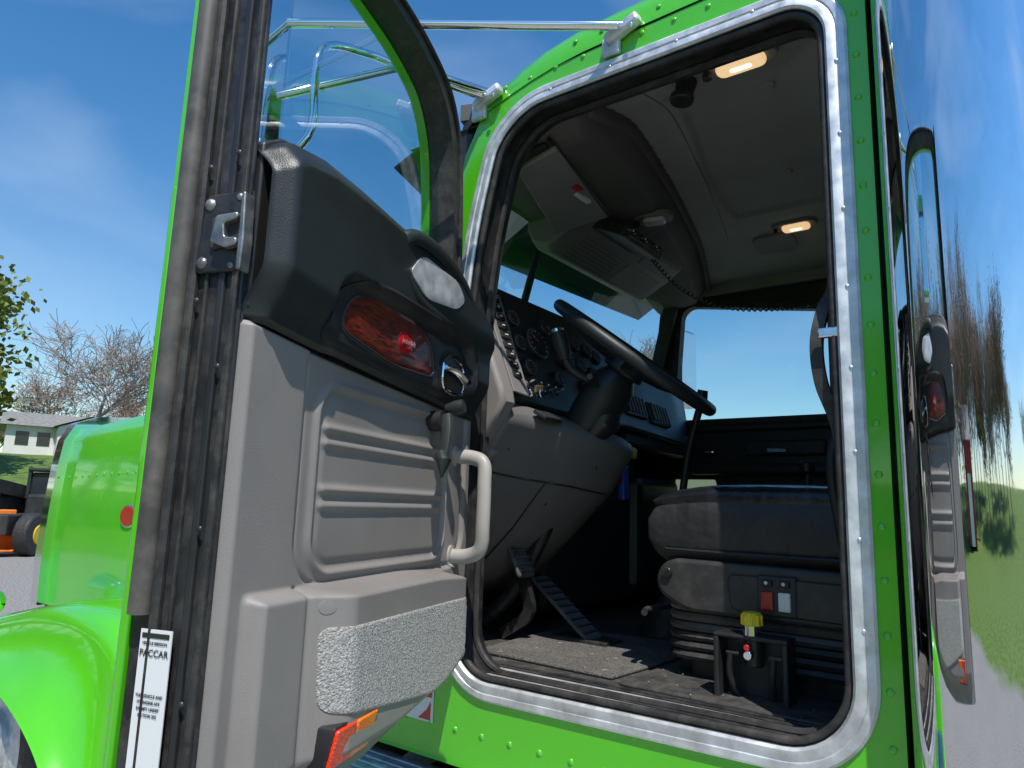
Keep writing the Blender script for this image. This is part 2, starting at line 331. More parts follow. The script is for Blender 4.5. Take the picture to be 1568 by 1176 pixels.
quadslab('rear_bin_door',[(-1.345,2.66,2.645),(-1.292,2.66,2.684),(-1.292,2.93,2.684),(-1.345,2.93,2.645)],.007,LINER,oc,.003)
gr=[]
for i in range(16):
    for j in range(7):
        gr.append((V((-1.465+j*.017,2.26+i*.02,2.581+j*.0088)),(.5,0,-.85)))
rivets('speaker_perforations',gr,.004,BLACKP,oc,.3)
cb=empty('cb_radio');Rc=Matrix.Rotation(math.radians(25),3,'Y')
box('body',(-1.26,2.40,2.655),(.16,.32,.05),BLACKP,cb,Rc,.006)
for i in range(10):box('grille_bar_%d'%i,(-1.225,2.28+.024*i,2.628),(.11,.006,.008),GREYD,cb,Rc,.001)
for i in range(3):cyl('knob_%d'%i,(-1.19,2.28+.1*i,2.635),(-1.165,2.28+.1*i,2.625),.010,CHROME,cb)
cc=empty('coiled_cord');base=cr([(-1.25,2.60,2.63),(-1.20,2.80,2.54),(-1.08,3.02,2.50),(-.88,3.15,2.50),(-.70,3.2,2.52),(-.5,3.25,2.54)],40)
pts=[]
for i,p in enumerate(base):
    t=base[min(i+1,len(base)-1)]-base[max(i-1,0)];a,b=basis(t);w=i*2*math.pi/4.0;pts.append(p+(a*math.cos(w)+b*math.sin(w))*.009)
sweep('coil',pts,circ(.0032,5),BLACKP,cc)
# ================================================================= DASH
db=empty('dashboard')
DS={1.56:[(-1.80,2.30),(-1.42,2.30),(-1.36,2.28),(-1.335,2.235),(-1.215,1.93),(-1.21,1.90)],
    1.70:[(-1.80,2.31),(-1.43,2.31),(-1.375,2.29),(-1.35,2.24),(-1.235,1.93),(-1.23,1.90)],
    2.25:[(-1.82,2.32),(-1.46,2.32),(-1.40,2.30),(-1.375,2.24),(-1.27,1.93),(-1.26,1.90)],
    2.50:[(-1.82,2.32),(-1.48,2.32),(-1.43,2.29),(-1.41,2.22),(-1.32,1.95),(-1.31,1.92)],
    3.10:[(-1.80,2.30),(-1.48,2.29),(-1.42,2.25),(-1.40,2.18),(-1.34,1.93),(-1.33,1.90)],
    3.34:[(-1.75,2.28),(-1.50,2.27),(-1.46,2.24),(-1.44,2.18),(-1.40,1.93),(-1.39,1.90)]}
ks=sorted(DS)
def dsec(y):
    for a,b in zip(ks,ks[1:]):
        if y<=b:
            t=max(0,(y-a)/(b-a));return [tuple(p[i]*(1-t)+q[i]*t for i in(0,1)) for p,q in zip(DS[a],DS[b])]
    return DS[ks[-1]]
YY=list(np.linspace(1.56,3.34,30));v=[];n=8
for y in YY:
    s=dsec(y);s=s+[(-1.62,1.84),(-1.80,1.9)]
    for x,z in s:v.append((x,y,z))
f=[(j*n+i,j*n+(i+1)%n,(j+1)*n+(i+1)%n,(j+1)*n+i) for j in range(len(YY)-1) for i in range(n)]+[tuple(range(n))[::-1],tuple((len(YY)-1)*n+i for i in range(n))]
mesh('dash_shell',v,f,BLACKV,db,bevel=.012,seg=3)
FN=V((.93,0,.36)).normalized()
def face(y,t,o=0):
    s=dsec(y);a=V((s[3][0],y,s[3][1]));b=V((s[4][0],y,s[4][1]));return a.lerp(b,t)+FN*o
def gauge(i,y,t,r):
    p=face(y,t,.004);cyl('gauge_bezel_%d'%i,p-FN*.01,p+FN*.010,r,SATIN,db,n=28);cyl('gauge_ring_%d'%i,p,p+FN*.011,r*.93,GREYD,db,n=28,bevel=.001);cyl('gauge_face_%d'%i,p,p+FN*.0125,r*.86,BLACKP,db,n=28,bevel=0)
    a,b=basis(FN);v=[];f=[]
    for k in range(11):
        w=math.radians(-40+k*26);c=(a*math.cos(w)+b*math.sin(w));e=FN.cross(c);k0=len(v)
        for q,w2 in((.66,-1),(.66,1),(.78,1),(.78,-1)):v.append(p+FN*.0135+c*r*q+e*w2*r*.025)
        f.append((k0,k0+1,k0+2,k0+3))
    mesh('gauge_ticks_%d'%i,v,f,WHITE,db,smooth=False)
    w=math.radians(40+i*37);c=a*math.cos(w)+b*math.sin(w);tube('gauge_needle_%d'%i,[p+FN*.015,p+FN*.015+c*r*.6],.0014,RED,db,sm=0,n=4)
gi=0
for y,t,r in((1.86,.38,.058),(2.04,.38,.058)):gauge(gi,y,t,r);gi+=1
for y,t in((1.745,.18),(1.745,.45),(1.77,.70),(1.95,.13),(1.95,.72),(2.15,.18),(2.15,.44),(2.15,.70),(2.24,.2),(2.24,.5),(2.33,.22),(2.33,.5)):gauge(gi,y,t,.029);gi+=1
ep=[(-1.80,2.29),(-1.42,2.305),(-1.35,2.28),(-1.325,2.235),(-1.195,1.925),(-1.185,1.885),(-1.22,1.83),(-1.32,1.70),(-1.47,1.50),(-1.8,1.45)]
slab('end_cap',ep,lambda x,z,y:V((x,y,z)),1.535,1.60,GREY,db,bevel=.014,seg=3)
quadslab('switch_bezel',[face(1.60,-.03,.006),face(1.60,1.05,.014),face(1.70,1.05,.012),face(1.70,-.03,.006)],.006,GREY,db,.002)
for i in range(9):
    a=face(1.625,.06+.1*i,.016);R=Matrix.Rotation(math.radians(-21),3,'Y')
    box('switch_%d'%i,a+V((0,.022,0)),(.010,.045,.022),BLACKP,db,R,.003);box('switch_mark_%d'%i,a+V((.006,.022,.003)),(.003,.012,.003),WHITE,db,R,0)
for i in range(5):
    a=face(1.72+.045*i,.90,.008);cyl('toggle_%d'%i,a,a+FN*.03,.006,CHROME,db,r1=.004);cyl('toggle_nut_%d'%i,a,a+FN*.006,.012,SATIN,db)
p=face(1.72,1.0,.01);cyl('ignition_lock',p,p+FN*.015,.017,CHROME,db);box('ignition_key',p+FN*.035,(.03,.006,.02),BRASS,db,None,.002);tube('key_ring',[p+FN*.05+V((0,math.cos(a)*.016,-.02+math.sin(a)*.016)) for a in np.linspace(0,6.28,12)],.0015,CHROME,db,n=5,sm=0)
for k in range(2):
    y0=2.62+k*.24;box('vent_frame_%d'%k,face(y0,.72,.0),(.03,.19,.10),BLACKP,db,Matrix.Rotation(math.radians(-18),3,'Y'),.008)
    for i in range(6):box('vent_slat_%d_%d'%(k,i),face(y0-.075+.03*i,.72,.012),(.02,.008,.08),GREYD,db,Matrix.Rotation(math.radians(-18),3,'Y'),.001)
for i in range(4):
    p=face(2.44,.3+.18*i,.003);cyl('hvac_knob_%d'%i,p,p+FN*.022,.017,BLACKP,db);box('hvac_mark_%d'%i,p+FN*.023,(.002,.003,.012),WHITE,db,None,0)
box('glovebox',(-1.40,2.9,1.90),(.10,.7,.10),BLACKV,db,None,.02)
KS={1.575:[(-1.215,1.875),(-1.20,1.84),(-1.30,1.72),(-1.43,1.54),(-1.58,1.36),(-1.75,1.25)],
    1.70:[(-1.20,1.885),(-1.175,1.84),(-1.25,1.70),(-1.38,1.54),(-1.53,1.38),(-1.75,1.25)],
    1.88:[(-1.13,1.85),(-1.095,1.81),(-1.17,1.68),(-1.30,1.53),(-1.47,1.38),(-1.75,1.25)],
    2.06:[(-1.10,1.83),(-1.065,1.79),(-1.14,1.66),(-1.28,1.52),(-1.45,1.37),(-1.75,1.25)],
    2.16:[(-1.13,1.83),(-1.10,1.79),(-1.18,1.66),(-1.32,1.52),(-1.47,1.37),(-1.75,1.25)]}
def interp(T,u):
    k=sorted(T);u=max(k[0],min(k[-1],u))
    for a,b in zip(k,k[1:]):
        if u<=b:
            t=(u-a)/(b-a);return [tuple(p[i]*(1-t)+q[i]*t for i in(0,1)) for p,q in zip(T[a],T[b])]
YY=list(np.linspace(1.575,2.16,14));v=[]
for y in YY:
    s=interp(KS,y)+[(-1.75,1.95),(-1.35,1.93)];n=len(s)
    for x,z in s:v.append((x,y,z))
f=[(j*n+i,j*n+(i+1)%n,(j+1)*n+(i+1)%n,(j+1)*n+i) for j in range(len(YY)-1) for i in range(n)]+[tuple(range(n))[::-1],tuple((len(YY)-1)*n+i for i in range(n))]
mesh('knee_panel',v,f,GREYD,db,bevel=.022,seg=4,angle=25)
def knee(y,k):
    s=interp(KS,y);i=int(k);t=k-i;return V((s[i][0]*(1-t)+s[i+1][0]*t,y,s[i][1]*(1-t)+s[i+1][1]*t))
sweep('knee_seam',[knee(y,2.1)+V((.001,0,-.001)) for y in np.linspace(1.59,2.14,20)],circ(.003,6),BLACKP,db)
sweep('knee_seam_vertical',[knee(1.80,k)+V((.001,0,-.001)) for k in np.linspace(2.1,4.6,20)],circ(.003,6),BLACKP,db)
rivets('knee_screws',[(knee(y,k),(.8,0,-.5)) for y,k in((1.64,1.6),(1.95,1.6),(2.1,2.4),(1.85,2.5),(1.76,3.4),(2.08,3.4))],.006,BLACKP,db,.4)
cyl('vent_knob_base',(-1.325,1.60,1.72),(-1.29,1.60,1.745),.035,GREYD,db);cyl('park_knob',(-1.30,1.60,1.74),(-1.265,1.60,1.765),.022,GREY,db)
box('tray_slot',(-1.16,1.72,1.862),(.05,.09,.012),BLACKP,db,Matrix.Rotation(.5,3,'Y'),.003)
box('centre_console_lower',(-1.62,2.55,1.55),(.30,.7,.66),BLACKP,db,None,.03)
box('heater_box',(-1.55,3.05,1.50),(.25,.45,.5),BLACKP,db,None,.04)
tg=empty('key_tags')
for (y,z,c,h) in((2.42,1.80,RED,.09),(2.47,1.83,YEL,.05),(2.45,1.70,BLUE,.13),(2.52,1.82,YEL,.04),(2.40,1.72,RED,.05)):
    box('tag',(-1.30,y,z),(.03,.045,h),c,tg,Matrix.Rotation(random.uniform(-.3,.3),3,'X'),.008)
cyl('tag_hook',(-1.45,2.45,1.86),(-1.29,2.45,1.86),.006,CHROME,tg)
# ================================================================= STEERING WHEEL
sw=empty('steering_wheel')
N=V((.60,.09,.79)).normalized();Cw=V((-1.0,1.95,2.068));A=(V((0,1,0))-N*N.y).normalized();B=N.cross(A).normalized();Rw=.280
sweep('rim',[Cw+(A*math.cos(t)+B*math.sin(t))*Rw for t in np.linspace(0,2*math.pi,64,endpoint=False)],circ(.019,12),BLACKV,sw,closed=True)
cyl('hub',Cw-N*.065,Cw-N*.015,.07,BLACKV,sw,r1=.06,bevel=.01);cyl('horn_pad',Cw-N*.02,Cw-N*.003,.045,BLACKP,sw)
for a in(30,150,210,330):
    t=math.radians(a);dd=A*math.cos(t)+B*math.sin(t);sweep('spoke_%d'%a,[Cw-N*.04+dd*.04,Cw-N*.03+dd*.15,Cw+dd*Rw],rect(.035,.012),BLACKV,sw)
stc=empty('steering_column')
sweep('shroud',[Cw-N*.06,Cw-N*.10,Cw-N*.16,Cw-N*.24,Cw-N*.34],circ(.085,18,.07),BLACKV,stc,taper=[.6,.95,1.05,.95,.8])
sweep('lower_boot',[Cw-N*.14+V((.02,0,-.02)),Cw-N*.2+V((.03,0,-.04)),Cw-N*.26+V((.0,0,-.05))],circ(.06,14,.05),BLACKP,stc,taper=[.6,1,.7])
tube('lower_shaft',[(-1.25,1.95,1.65),(-1.42,1.95,1.35),(-1.55,1.95,1.22)],.025,SATIN,stc)
st=empty('trailer_brake_lever')
sweep('arm',cr([Cw-N*.12+V((-.0,-.06,0)),V((-1.13,1.80,2.01)),V((-1.155,1.78,2.07)),V((-1.165,1.775,2.10))],4),circ(.012,10),BLACKP,st)
sweep('grip',[V((-1.145,1.785,2.04)),V((-1.158,1.777,2.09)),V((-1.168,1.772,2.125))],circ(.028,12),BLACKP,st,taper=[.6,1,.9]);cyl('cap',(-1.167,1.772,2.122),(-1.171,1.770,2.136),.021,CHROME,st)
tn=empty('turn_signal_lever');sweep('arm',cr([Cw-N*.13+V((0,-.06,0)),Cw-N*.13+V((.02,-.15,.01)),Cw-N*.12+V((.04,-.2,.0))],4),circ(.009,8),BLACKP,tn)
gl=empty('gear_lever');tube('rod',[(-1.12,2.42,1.18),(-1.03,2.36,1.6),(-.985,2.33,1.8),(-.935,2.31,1.95)],.013,BLACKP,gl);sweep('knob',[V((-.937,2.31,1.945)),V((-.93,2.308,1.97)),V((-.92,2.305,2.01))],circ(.028,14,.022),BLACKV,gl,taper=[.6,1,.75]);sweep('boot',[V((-1.12,2.42,1.17)),V((-1.10,2.41,1.24)),V((-1.085,2.40,1.32))],circ(.09,16),RUBBER,gl,taper=[1,.7,.3])
sl=empty('parking_brake_lever');tube('rod',[(-.62,2.45,1.2),(-.62,2.42,1.74)],.011,SATIN,sl,sm=0);cyl('knob',(-.62,2.42,1.73),(-.62,2.42,1.775),.024,BLACKV,sl,bevel=.01)
pd=empty('brake_pedal')
Rp=Matrix.Rotation(math.radians(62),3,'Y')
pcx=V((-1.37,1.89,1.435))
box('pad',pcx,(.125,.085,.018),RUBBERG,pd,Rp,.008)
for i in range(5):box('pad_rib_%d'%i,pcx+Rp@V((-.044+.022*i,0,.012)),(.008,.076,.008),RUBBERG,pd,Rp,.002)
sweep('arm',cr([(-1.385,1.90,1.42),(-1.36,1.92,1.33),(-1.36,1.93,1.26),(-1.46,1.93,1.19)],4),rect(.022,.035),SATIN,pd)
pc=empty('clutch_pedal');box('pad',(-1.44,1.70,1.40),(.10,.07,.018),RUBBER,pc,Rp,.008);sweep('arm',cr([(-1.45,1.70,1.39),(-1.46,1.70,1.3),(-1.58,1.70,1.2)],4),rect(.02,.03),SATIN,pc)
pa=empty('accelerator_pedal');Ra=Matrix.Rotation(math.radians(38),3,'Y')
ac=V((-1.30,2.06,1.275))
box('treadle',ac,(.29,.095,.014),RUBBERG,pa,Ra,.006)
for i in range(9):box('treadle_rib_%d'%i,ac+Ra@V((-.12+.029*i,0,.009)),(.008,.086,.006),BLACKP,pa,Ra,.001)
box('base',(-1.22,2.06,1.185),(.2,.11,.02),SATIN,pa,None,.004)
def carpet(name,poly,z,m):
    return mesh(name,[V((x,y,z+zz)) for zz in(0,.010) for x,y in poly],[tuple(range(len(poly)))[::-1],tuple(range(len(poly),2*len(poly)))]+[(i,(i+1)%len(poly),(i+1)%len(poly)+len(poly),i+len(poly)) for i in range(len(poly))],m,smooth=False,bevel=.004)
carpet('floor_mat',[(-1.38,1.70),(-1.15,1.69),(-.92,1.68),(-.905,1.9),(-.90,2.18),(-1.0,2.26),(-1.42,2.22)],1.174,MATC)
carpet('rubber_mat',[(-.88,1.64),(-.30,1.62),(-.30,1.98),(-.88,1.98)],1.174,FLOORR)
v=[];f=[]   # a little straw and grit on the floor
for i in range(45):
    c=V((random.uniform(-1.36,-.4),1.62+abs(random.gauss(0,.22)),1.188));a=random.uniform(0,3.14);l=random.choice((.0015,.002,.002,.008));w_=.0009;e=V((math.cos(a),math.sin(a),0));g=V((-e.y,e.x,0));k=len(v)
    v+=[c-e*l-g*w_,c+e*l-g*w_,c+e*l+g*w_,c-e*l+g*w_,c+V((0,0,.002))];f+=[(k,k+1,k+4),(k+1,k+2,k+4),(k+2,k+3,k+4),(k+3,k,k+4)]
mesh('floor_lint',v,f,mat('lint',(.30,.26,.20),.9),cab,smooth=False)
# ================================================================= SEAT
se=empty('driver_seat')
def cushion(name,x0,x1,y0,y1,z0,z1,m,par,crown=.02,nose=.03):
    nx,ny=24,18;v=[]
    def P(i,j,top):
        a=i/(nx-1);b=j/(ny-1);a=.5-.5*math.cos(math.pi*a);b=.5-.5*math.cos(math.pi*b);x=x0+(x1-x0)*a;y=y0+(y1-y0)*b
        ex=min(a,1-a)*(x1-x0);ey=min(b,1-b)*(y1-y0);r=.045
        k=min(1,ex/r);l=min(1,ey/r);rd=math.sqrt(max(0,1-(1-k)**2))*math.sqrt(max(0,1-(1-l)**2))
        zm=(z0+z1)/2
        if top:return V((x,y,zm+(z1-zm)*(.35+.65*rd)+crown*math.sin(math.pi*b)*math.sin(math.pi*a)-nose*max(0,.25-a)*2))
        return V((x,y,zm-(zm-z0)*(.35+.65*rd)))
    for t in(0,1):
        for j in range(ny):
            for i in range(nx):v.append(P(i,j,t))
    M_=nx*ny;f=[]
    for j in range(ny-1):
        for i in range(nx-1):
            a=j*nx+i;f.append((a,a+nx,a+nx+1,a+1));f.append((M_+a,M_+a+1,M_+a+nx+1,M_+a+nx))
    bd=[i for i in range(nx)]+[j*nx+nx-1 for j in range(1,ny)]+[(ny-1)*nx+i for i in range(nx-2,-1,-1)]+[j*nx for j in range(ny-2,0,-1)]
    for a,b in zip(bd,bd[1:]+bd[:1]):f.append((a,b,b+M_,a+M_))
    return mesh(name,v,f,m,par,smooth='all')
SEATF=mat('seat_cloth',(.020,.019,.019),.5,0,(16,.5,.02),(9,.2));SEATV=mat('seat_vinyl',(.012,.012,.013),.26,0,(14,.5,.02),(9,.2,.06));SEATP=mat('seat_plastic',(.030,.029,.028),.45,0,(-500,.15,.001),(9,.15),dust=(20,.2,DU))
cushion('seat_cushion',-.80,-.28,1.64,2.16,1.475,1.655,SEATF,se,.012,.035)
cushion('cushion_top_pad',-.79,-.28,1.645,2.155,1.60,1.662,SEATV,se,.012,.035)
sweep('cushion_lower_piping',[V((x,y,z)) for x,y,z in((-.79,1.68,1.52),(-.75,1.640,1.51),(-.55,1.636,1.508),(-.32,1.636,1.508))],circ(.004,6),BLACKV,se)
cushion('backrest',-.375,-.285,1.68,2.12,1.60,2.30,SEATF,se,0,0)
bp=[(p.x,p.y) for p in fil([(-.775,1.46),(-.775,1.41),(-.70,1.37),(-.30,1.365),(-.30,1.485),(-.74,1.49)],.025,4)]
slab('seat_base_side',bp,lambda x,z,y:V((x,y,z)),1.63,2.15,SEATP,se,bevel=.01,seg=3)
slab('seat_base_inset',[(p.x,p.y) for p in fil([(-.59,1.385),(-.32,1.38),(-.32,1.46),(-.60,1.465)],.02,4)],lambda x,z,y:V((x,y,z)),1.622,1.632,SEATP,se,bevel=.004)
cyl('recline_bolt',(-.745,1.635,1.455),(-.745,1.622,1.455),.013,SATIN,se)
box('rocker_plate',(-.488,1.624,1.425),(.085,.01,.085),BLACKP,se,bevel=.004)
box('rocker_red',(-.507,1.617,1.415),(.026,.010,.040),RED,se,bevel=.003);box('rocker_grey',(-.470,1.617,1.415),(.026,.010,.040),LAMPC,se,bevel=.003)
for i,x in enumerate((-.507,-.470)):box('rocker_cap_%d'%i,(x,1.616,1.452),(.022,.01,.014),BLACKV,se,bevel=.002);cyl('lamp_dot_%d'%i,(x,1.612,1.453),(x,1.608,1.453),.004,WHITE,se)
for i in range(7):
    z0=1.40-.022*i;q=fil([V((x,y,z0)) for x,y in [(-.76,1.67),(-.30,1.67),(-.30,2.10),(-.76,2.10)]],.06,5);sweep('bellows_fold_%d'%i,q,circ(.018,8,.0125),RUBBERG if i<4 else RUBBER,se,closed=True)
box('bellows_core',(-.53,1.885,1.335),(.44,.41,.15),RUBBER,se,bevel=.02)
box('pedestal',(-.50,1.885,1.225),(.44,.36,.13),SATIN,se,bevel=.012)
tube('slide_lever',[(-.80,1.78,1.36),(-.83,1.70,1.355),(-.82,1.66,1.352)],.008,SATIN,se)
tube('armrest_frame',[(-.355,1.66,1.36),(-.345,1.63,1.5),(-.365,1.62,1.68),(-.355,1.63,1.76),(-.31,1.64,1.80)],.012,BLACKV,se)
se.scale=(1.09,1.09,1.09);se.location=(0,0,-.144)
sb=empty('seat_belt')
sweep('webbing',cr([(-.312,1.50,2.62),(-.316,1.50,2.30),(-.316,1.50,2.08),(-.340,1.49,2.01),(-.352,1.48,1.94),(-.346,1.48,1.86),(-.322,1.485,1.78),(-.312,1.49,1.68),(-.310,1.5,1.3)],6),rect(.024,.014),RUBBER,sb,up=(0,-1,0))
box('latch_plate',(-.318,1.455,1.955),(.05,.012,.02),CHROME,sb,None,.003);box('striker_bracket',(-.306,1.460,1.95),(.022,.012,.09),ALU,sb,None,.003)
vb=empty('air_valve_box')
for nm,c,s in(('left_leg',(-.628,1.66,1.267),(.012,.065,.135)),('right_leg',(-.477,1.66,1.267),(.012,.065,.135)),('top_plate',(-.5525,1.66,1.338),(.165,.065,.010)),('foot_plate',(-.5525,1.67,1.199),(.165,.08,.006)),('back_plate',(-.5525,1.690,1.267),(.145,.006,.125))):box(nm,c,s,BLACKP,vb,bevel=.004)
cyl('valve_stem',(-.5525,1.65,1.34),(-.5525,1.65,1.365),.020,CHROME,vb);cyl('yellow_knob',(-.5525,1.65,1.362),(-.5525,1.65,1.392),.023,YEL,vb,r1=.021,bevel=.005)
for i in range(10):
    t=2*math.pi*i/10;cyl('knob_flute_%d'%i,(-.5525+.021*math.cos(t),1.65+.021*math.sin(t),1.365),(-.5525+.021*math.cos(t),1.65+.021*math.sin(t),1.386),.0035,YEL,vb,n=8,bevel=0)
cyl('valve_body',(-.5525,1.66,1.335),(-.5525,1.66,1.275),.020,BLACKP,vb);cyl('red_collar',(-.557,1.635,1.318),(-.557,1.622,1.318),.007,RED,vb);cyl('port_nut',(-.5525,1.632,1.303),(-.5525,1.615,1.303),.010,CHROME,vb)
for i,x in enumerate((-.60,-.505)):cyl('fitting_%d'%i,(x-.010,1.645,1.30),(x+.02,1.645,1.30),.006,SATIN,vb);tube('air_hose_%d'%i,[(x,1.645,1.30),(x-.005,1.65,1.25),(x+.012*(-1)**i,1.67,1.20)],.0075,BLACKP,vb)
vb.scale=(1.036,)*3;vb.location=(0,0,-.066)
# ================================================================= DOOR
dr=empty('truck_door')
th=math.radians(72);dd=V((math.cos(th),-math.sin(th),0));nn=V((math.sin(th),math.cos(th),0));HH=V((-1.172,1.321,.112));KD=.93
def D(u,z,w=0):return HH+KD*(dd*u+nn*w)+V((0,0,KD*z))
def pl(T,u):return float(np.interp(u,[t[0] for t in T],[t[1] for t in T]))
TOP=[(-.10,2.09),(-.05,2.14),(.11,2.18),(.27,2.215),(.4,2.222),(.57,2.23),(.7,2.23),(.79,2.215),(.835,2.185)]
BND=[(-.10,1.835),(.67,1.868),(.84,1.88)]
BOT=[(-.10,1.30),(-.02,1.235),(.08,1.175),(.2,1.135),(.4,1.10),(.85,1.08)]
ZB=[(-.1,1.33),(.0,1.265),(.08,1.205),(.2,1.165),(.4,1.135),(.8,1.125)]
def sdbox(u,z,cu,cz,hu,hz,r):
    qx=abs(u-cu)-hu+r;qz=abs(z-cz)-hz+r
    return math.hypot(max(qx,0),max(qz,0))+min(max(qx,qz),0)-r
def hlow(u,z):
    s=sdbox(u,z,.335,1.640,.292,.175,.07)
    h=.008*math.exp(-(s/.009)**2)-.004*sm(-s/.01)
    if s<-.012:
        k=sm((-s-.012)/.02)
        for zr,a in((1.732,.007),(1.703,.006),(1.618,.007),(1.588,.006)):
            h+=k*a*math.exp(-((z-zr)/.0075)**2)
        h+=k*.005
    s2=sdbox(u,z,.30,1.68,.37,.235,.09)
    h+=.008*sm(s2/.012)
    h-=.005*math.exp(-(s2/.005)**2)
    A=.035+.050*sm((.67-u)/.08)
    zt=1.452-.02*sm((.3-u)/.4)
    h+=A*sm((zt-z)/.018)*sm((z-pl(ZB,u))/.06+.15)*sm((u-.045)/.05)*sm((.800-u)/.02)
    if u<.69:h-=.006*math.exp(-((u-.668)/.006)**2)*(z<zt)
    h-=.03*sm((u-.826)/.014)**2
    h-=.012*sm((z-(pl(BND,u)-.008))/.008)
    return h
def hup(u,z):
    b=pl(BND,u);t=pl(TOP,u)
    h=.018+.040*sm((z-b)/.10)*sm((t-z)/.06)
    h+=.022*sm((.42-u)/.25)*sm((z-1.99)/.08)*sm((t+.01-z)/.04)
    h-=.012*(1-sm((z-b)/.008))
    h-=.035*sm((u-.80)/.04)**2
    h-=.05*sm((z-t+.02)/.02)**2
    s=sdbox(u,z,.33,1.94,.34,.078,.07);k=sm(-s/.03+.3);h=h*(1-k)+.028*k
    return h
US=np.linspace(-.10,.84,225)
grid('lower_trim_panel',range(225),range(230),lambda i,j:(lambda u:(lambda z:D(u,z,hlow(u,z)))(pl(BOT,u)+(pl(BND,u)-pl(BOT,u))*j/229))(US[i]),GREY,dr)
grid('upper_pad',range(225),range(110),lambda i,j:(lambda u:(lambda z:D(u,z,hup(u,z)))(pl(BND,u)+(pl(TOP,u)-pl(BND,u))*j/109))(US[i]),BLACKV,dr)
slab('pad_top_return',[(u,pl(TOP,u)) for u in np.linspace(-.10,.835,40)]+[(.835,1.9),(-.10,1.9)],D,-.05,-.002,BLACKP,dr,bevel=.004)
def patch(name,poly,hf,off,m,rings=14,edge=.006,bulge=0):
    P=[V((p[0],p[1])) for p in poly];c=sum(P,V((0,0)))/len(P);n=len(P);v=[D(c.x,c.y,hf(c.x,c.y)+off+bulge)];f=[]
    for r in range(1,rings+1):
        k=r/rings
        for p in P:
            q=c+(p-c)*k;o=off+bulge*(1-k*k)
            v.append(D(q.x,q.y,hf(q.x,q.y)+o-(off*.35 if r==rings else 0)))
    for p in P:v.append(D(p.x,p.y,hf(p.x,p.y)-edge))
    for i in range(n):f.append((0,1+i,1+(i+1)%n))
    for r in range(rings):
        for i in range(n):f.append((1+r*n+i,1+(r+1)*n+i,1+(r+1)*n+(i+1)%n,1+r*n+(i+1)%n))
    return mesh(name,v,f,m,dr,smooth=True)
F2=lambda pts,r,s=6:[(p.x,p.y) for p in fil(pts,r,s)]
fab=F2([(.650,1.385),(.07,1.380),(.07,1.25),(.16,1.19),(.40,1.215),(.60,1.240),(.645,1.25)],[.02,.03,.05,.06,.03,.03,.02],8)
dense=[]
for i,p in enumerate(fab):
    q=fab[(i+1)%len(fab)];L_=math.hypot(q[0]-p[0],q[1]-p[1]);k=max(1,int(L_/.015))
    for j in range(k):dense.append((p[0]+(q[0]-p[0])*j/k,p[1]+(q[1]-p[1])*j/k))
patch('pocket_fabric',dense,hlow,.004,FABRIC,30,.003)
TR=lambda u,z,c:D(u,z+.012,.072+(z-1.145)*.22+c)
slab('marker_reflector_base',F2([(.645,1.140),(.640,1.215),(.500,1.219),(.508,1.150)],.006,3),TR,-.035,.004,BLACKP,dr,bevel=.002)
slab('marker_reflector_red',F2([(.640,1.146),(.636,1.210),(.575,1.212),(.580,1.149)],.004,3),TR,.002,.011,REDREF,dr,bevel=.003)
slab('marker_reflector_amber',F2([(.577,1.149),(.572,1.212),(.505,1.215),(.513,1.154)],.004,3),TR,.002,.011,ORANGE,dr,bevel=.003)
patch('pocket_screw',[(.640+.012*math.cos(a),1.418+.012*math.sin(a)) for a in np.linspace(0,6.28,16)[:-1]],hlow,.002,GREY,2,.004)
bez=F2([(.685,1.885),(.655,1.96),(.60,2.02),(.50,2.035),(.24,2.03),(.02,1.995),(-.03,1.90),(.0,1.85),(.35,1.862)],[.03,.04,.05,.05,.05,.06,.05,.04,.05],6)
patch('plaque_bezel',bez,hup,.006,BLACKP,14,.01)
wd=F2([(.635,1.915),(.60,1.985),(.53,2.005),(.30,2.005),(.225,1.965),(.21,1.895),(.42,1.885)],[.04,.04,.04,.04,.03,.03,.05],6)
sweep('wood_rim',[D(u,z,.034) for u,z in wd],circ(.004,8),BLACKP,dr,closed=True,up=tuple(nn))
patch('wood_plaque',wd,hup,.008,WOOD,10,.004,.004)
el=lambda cu,cz,a,b,n=28:[(cu+a*math.cos(t),cz+b*math.sin(t)) for t in np.linspace(0,2*math.pi,n,endpoint=False)]
patch('badge_rim',el(.375,1.945,.044,.030),hup,.013,CHROME,4,.002);patch('badge_enamel',el(.375,1.945,.040,.0265),hup,.0155,RED,4,.002,.003)
def facemat(origin,right,up):
    r=right.normalized();u=up.normalized();n_=r.cross(u);M4=Matrix.Identity(4)
    for i in range(3):M4[i][0]=r[i];M4[i][1]=u[i];M4[i][2]=n_[i];M4[i][3]=origin[i]
    return M4
BRITE=mat('script_silver',(.6,.35,.35),.3,.5)
tcu=bpy.data.curves.new('badge_script','FONT');tcu.body='peterbilt';tcu.size=.017;tcu.shear=.3;tcu.extrude=.0003;tcu.align_x='CENTER';tcu.align_y='CENTER';tcu.materials.append(BRITE)
to=bpy.data.objects.new('badge_script',tcu);COL.objects.link(to);to.parent=dr
to.matrix_world=facemat(D(.375,1.945,.0480),-dd,V((0,0,1)))
patch('release_recess',F2([(.19,1.87),(.185,1.965),(.12,1.985),(.03,1.97),(.02,1.875),(.1,1.86)],.03,5),hup,.009,SATIN,5,.004)
sweep('release_surround',[D(u,z,.040) for u,z in F2([(.175,1.878),(.17,1.955),(.12,1.97),(.045,1.958),(.035,1.885),(.1,1.872)],.025,5)],circ(.004,8),CHROME,dr,closed=True,up=tuple(nn))
sweep('release_paddle',cr([D(.165,1.93,.036),D(.13,1.925,.052),D(.08,1.912,.056),D(.05,1.905,.045)],5),circ(.007,8,.018),CHROME,dr,up=tuple(nn))
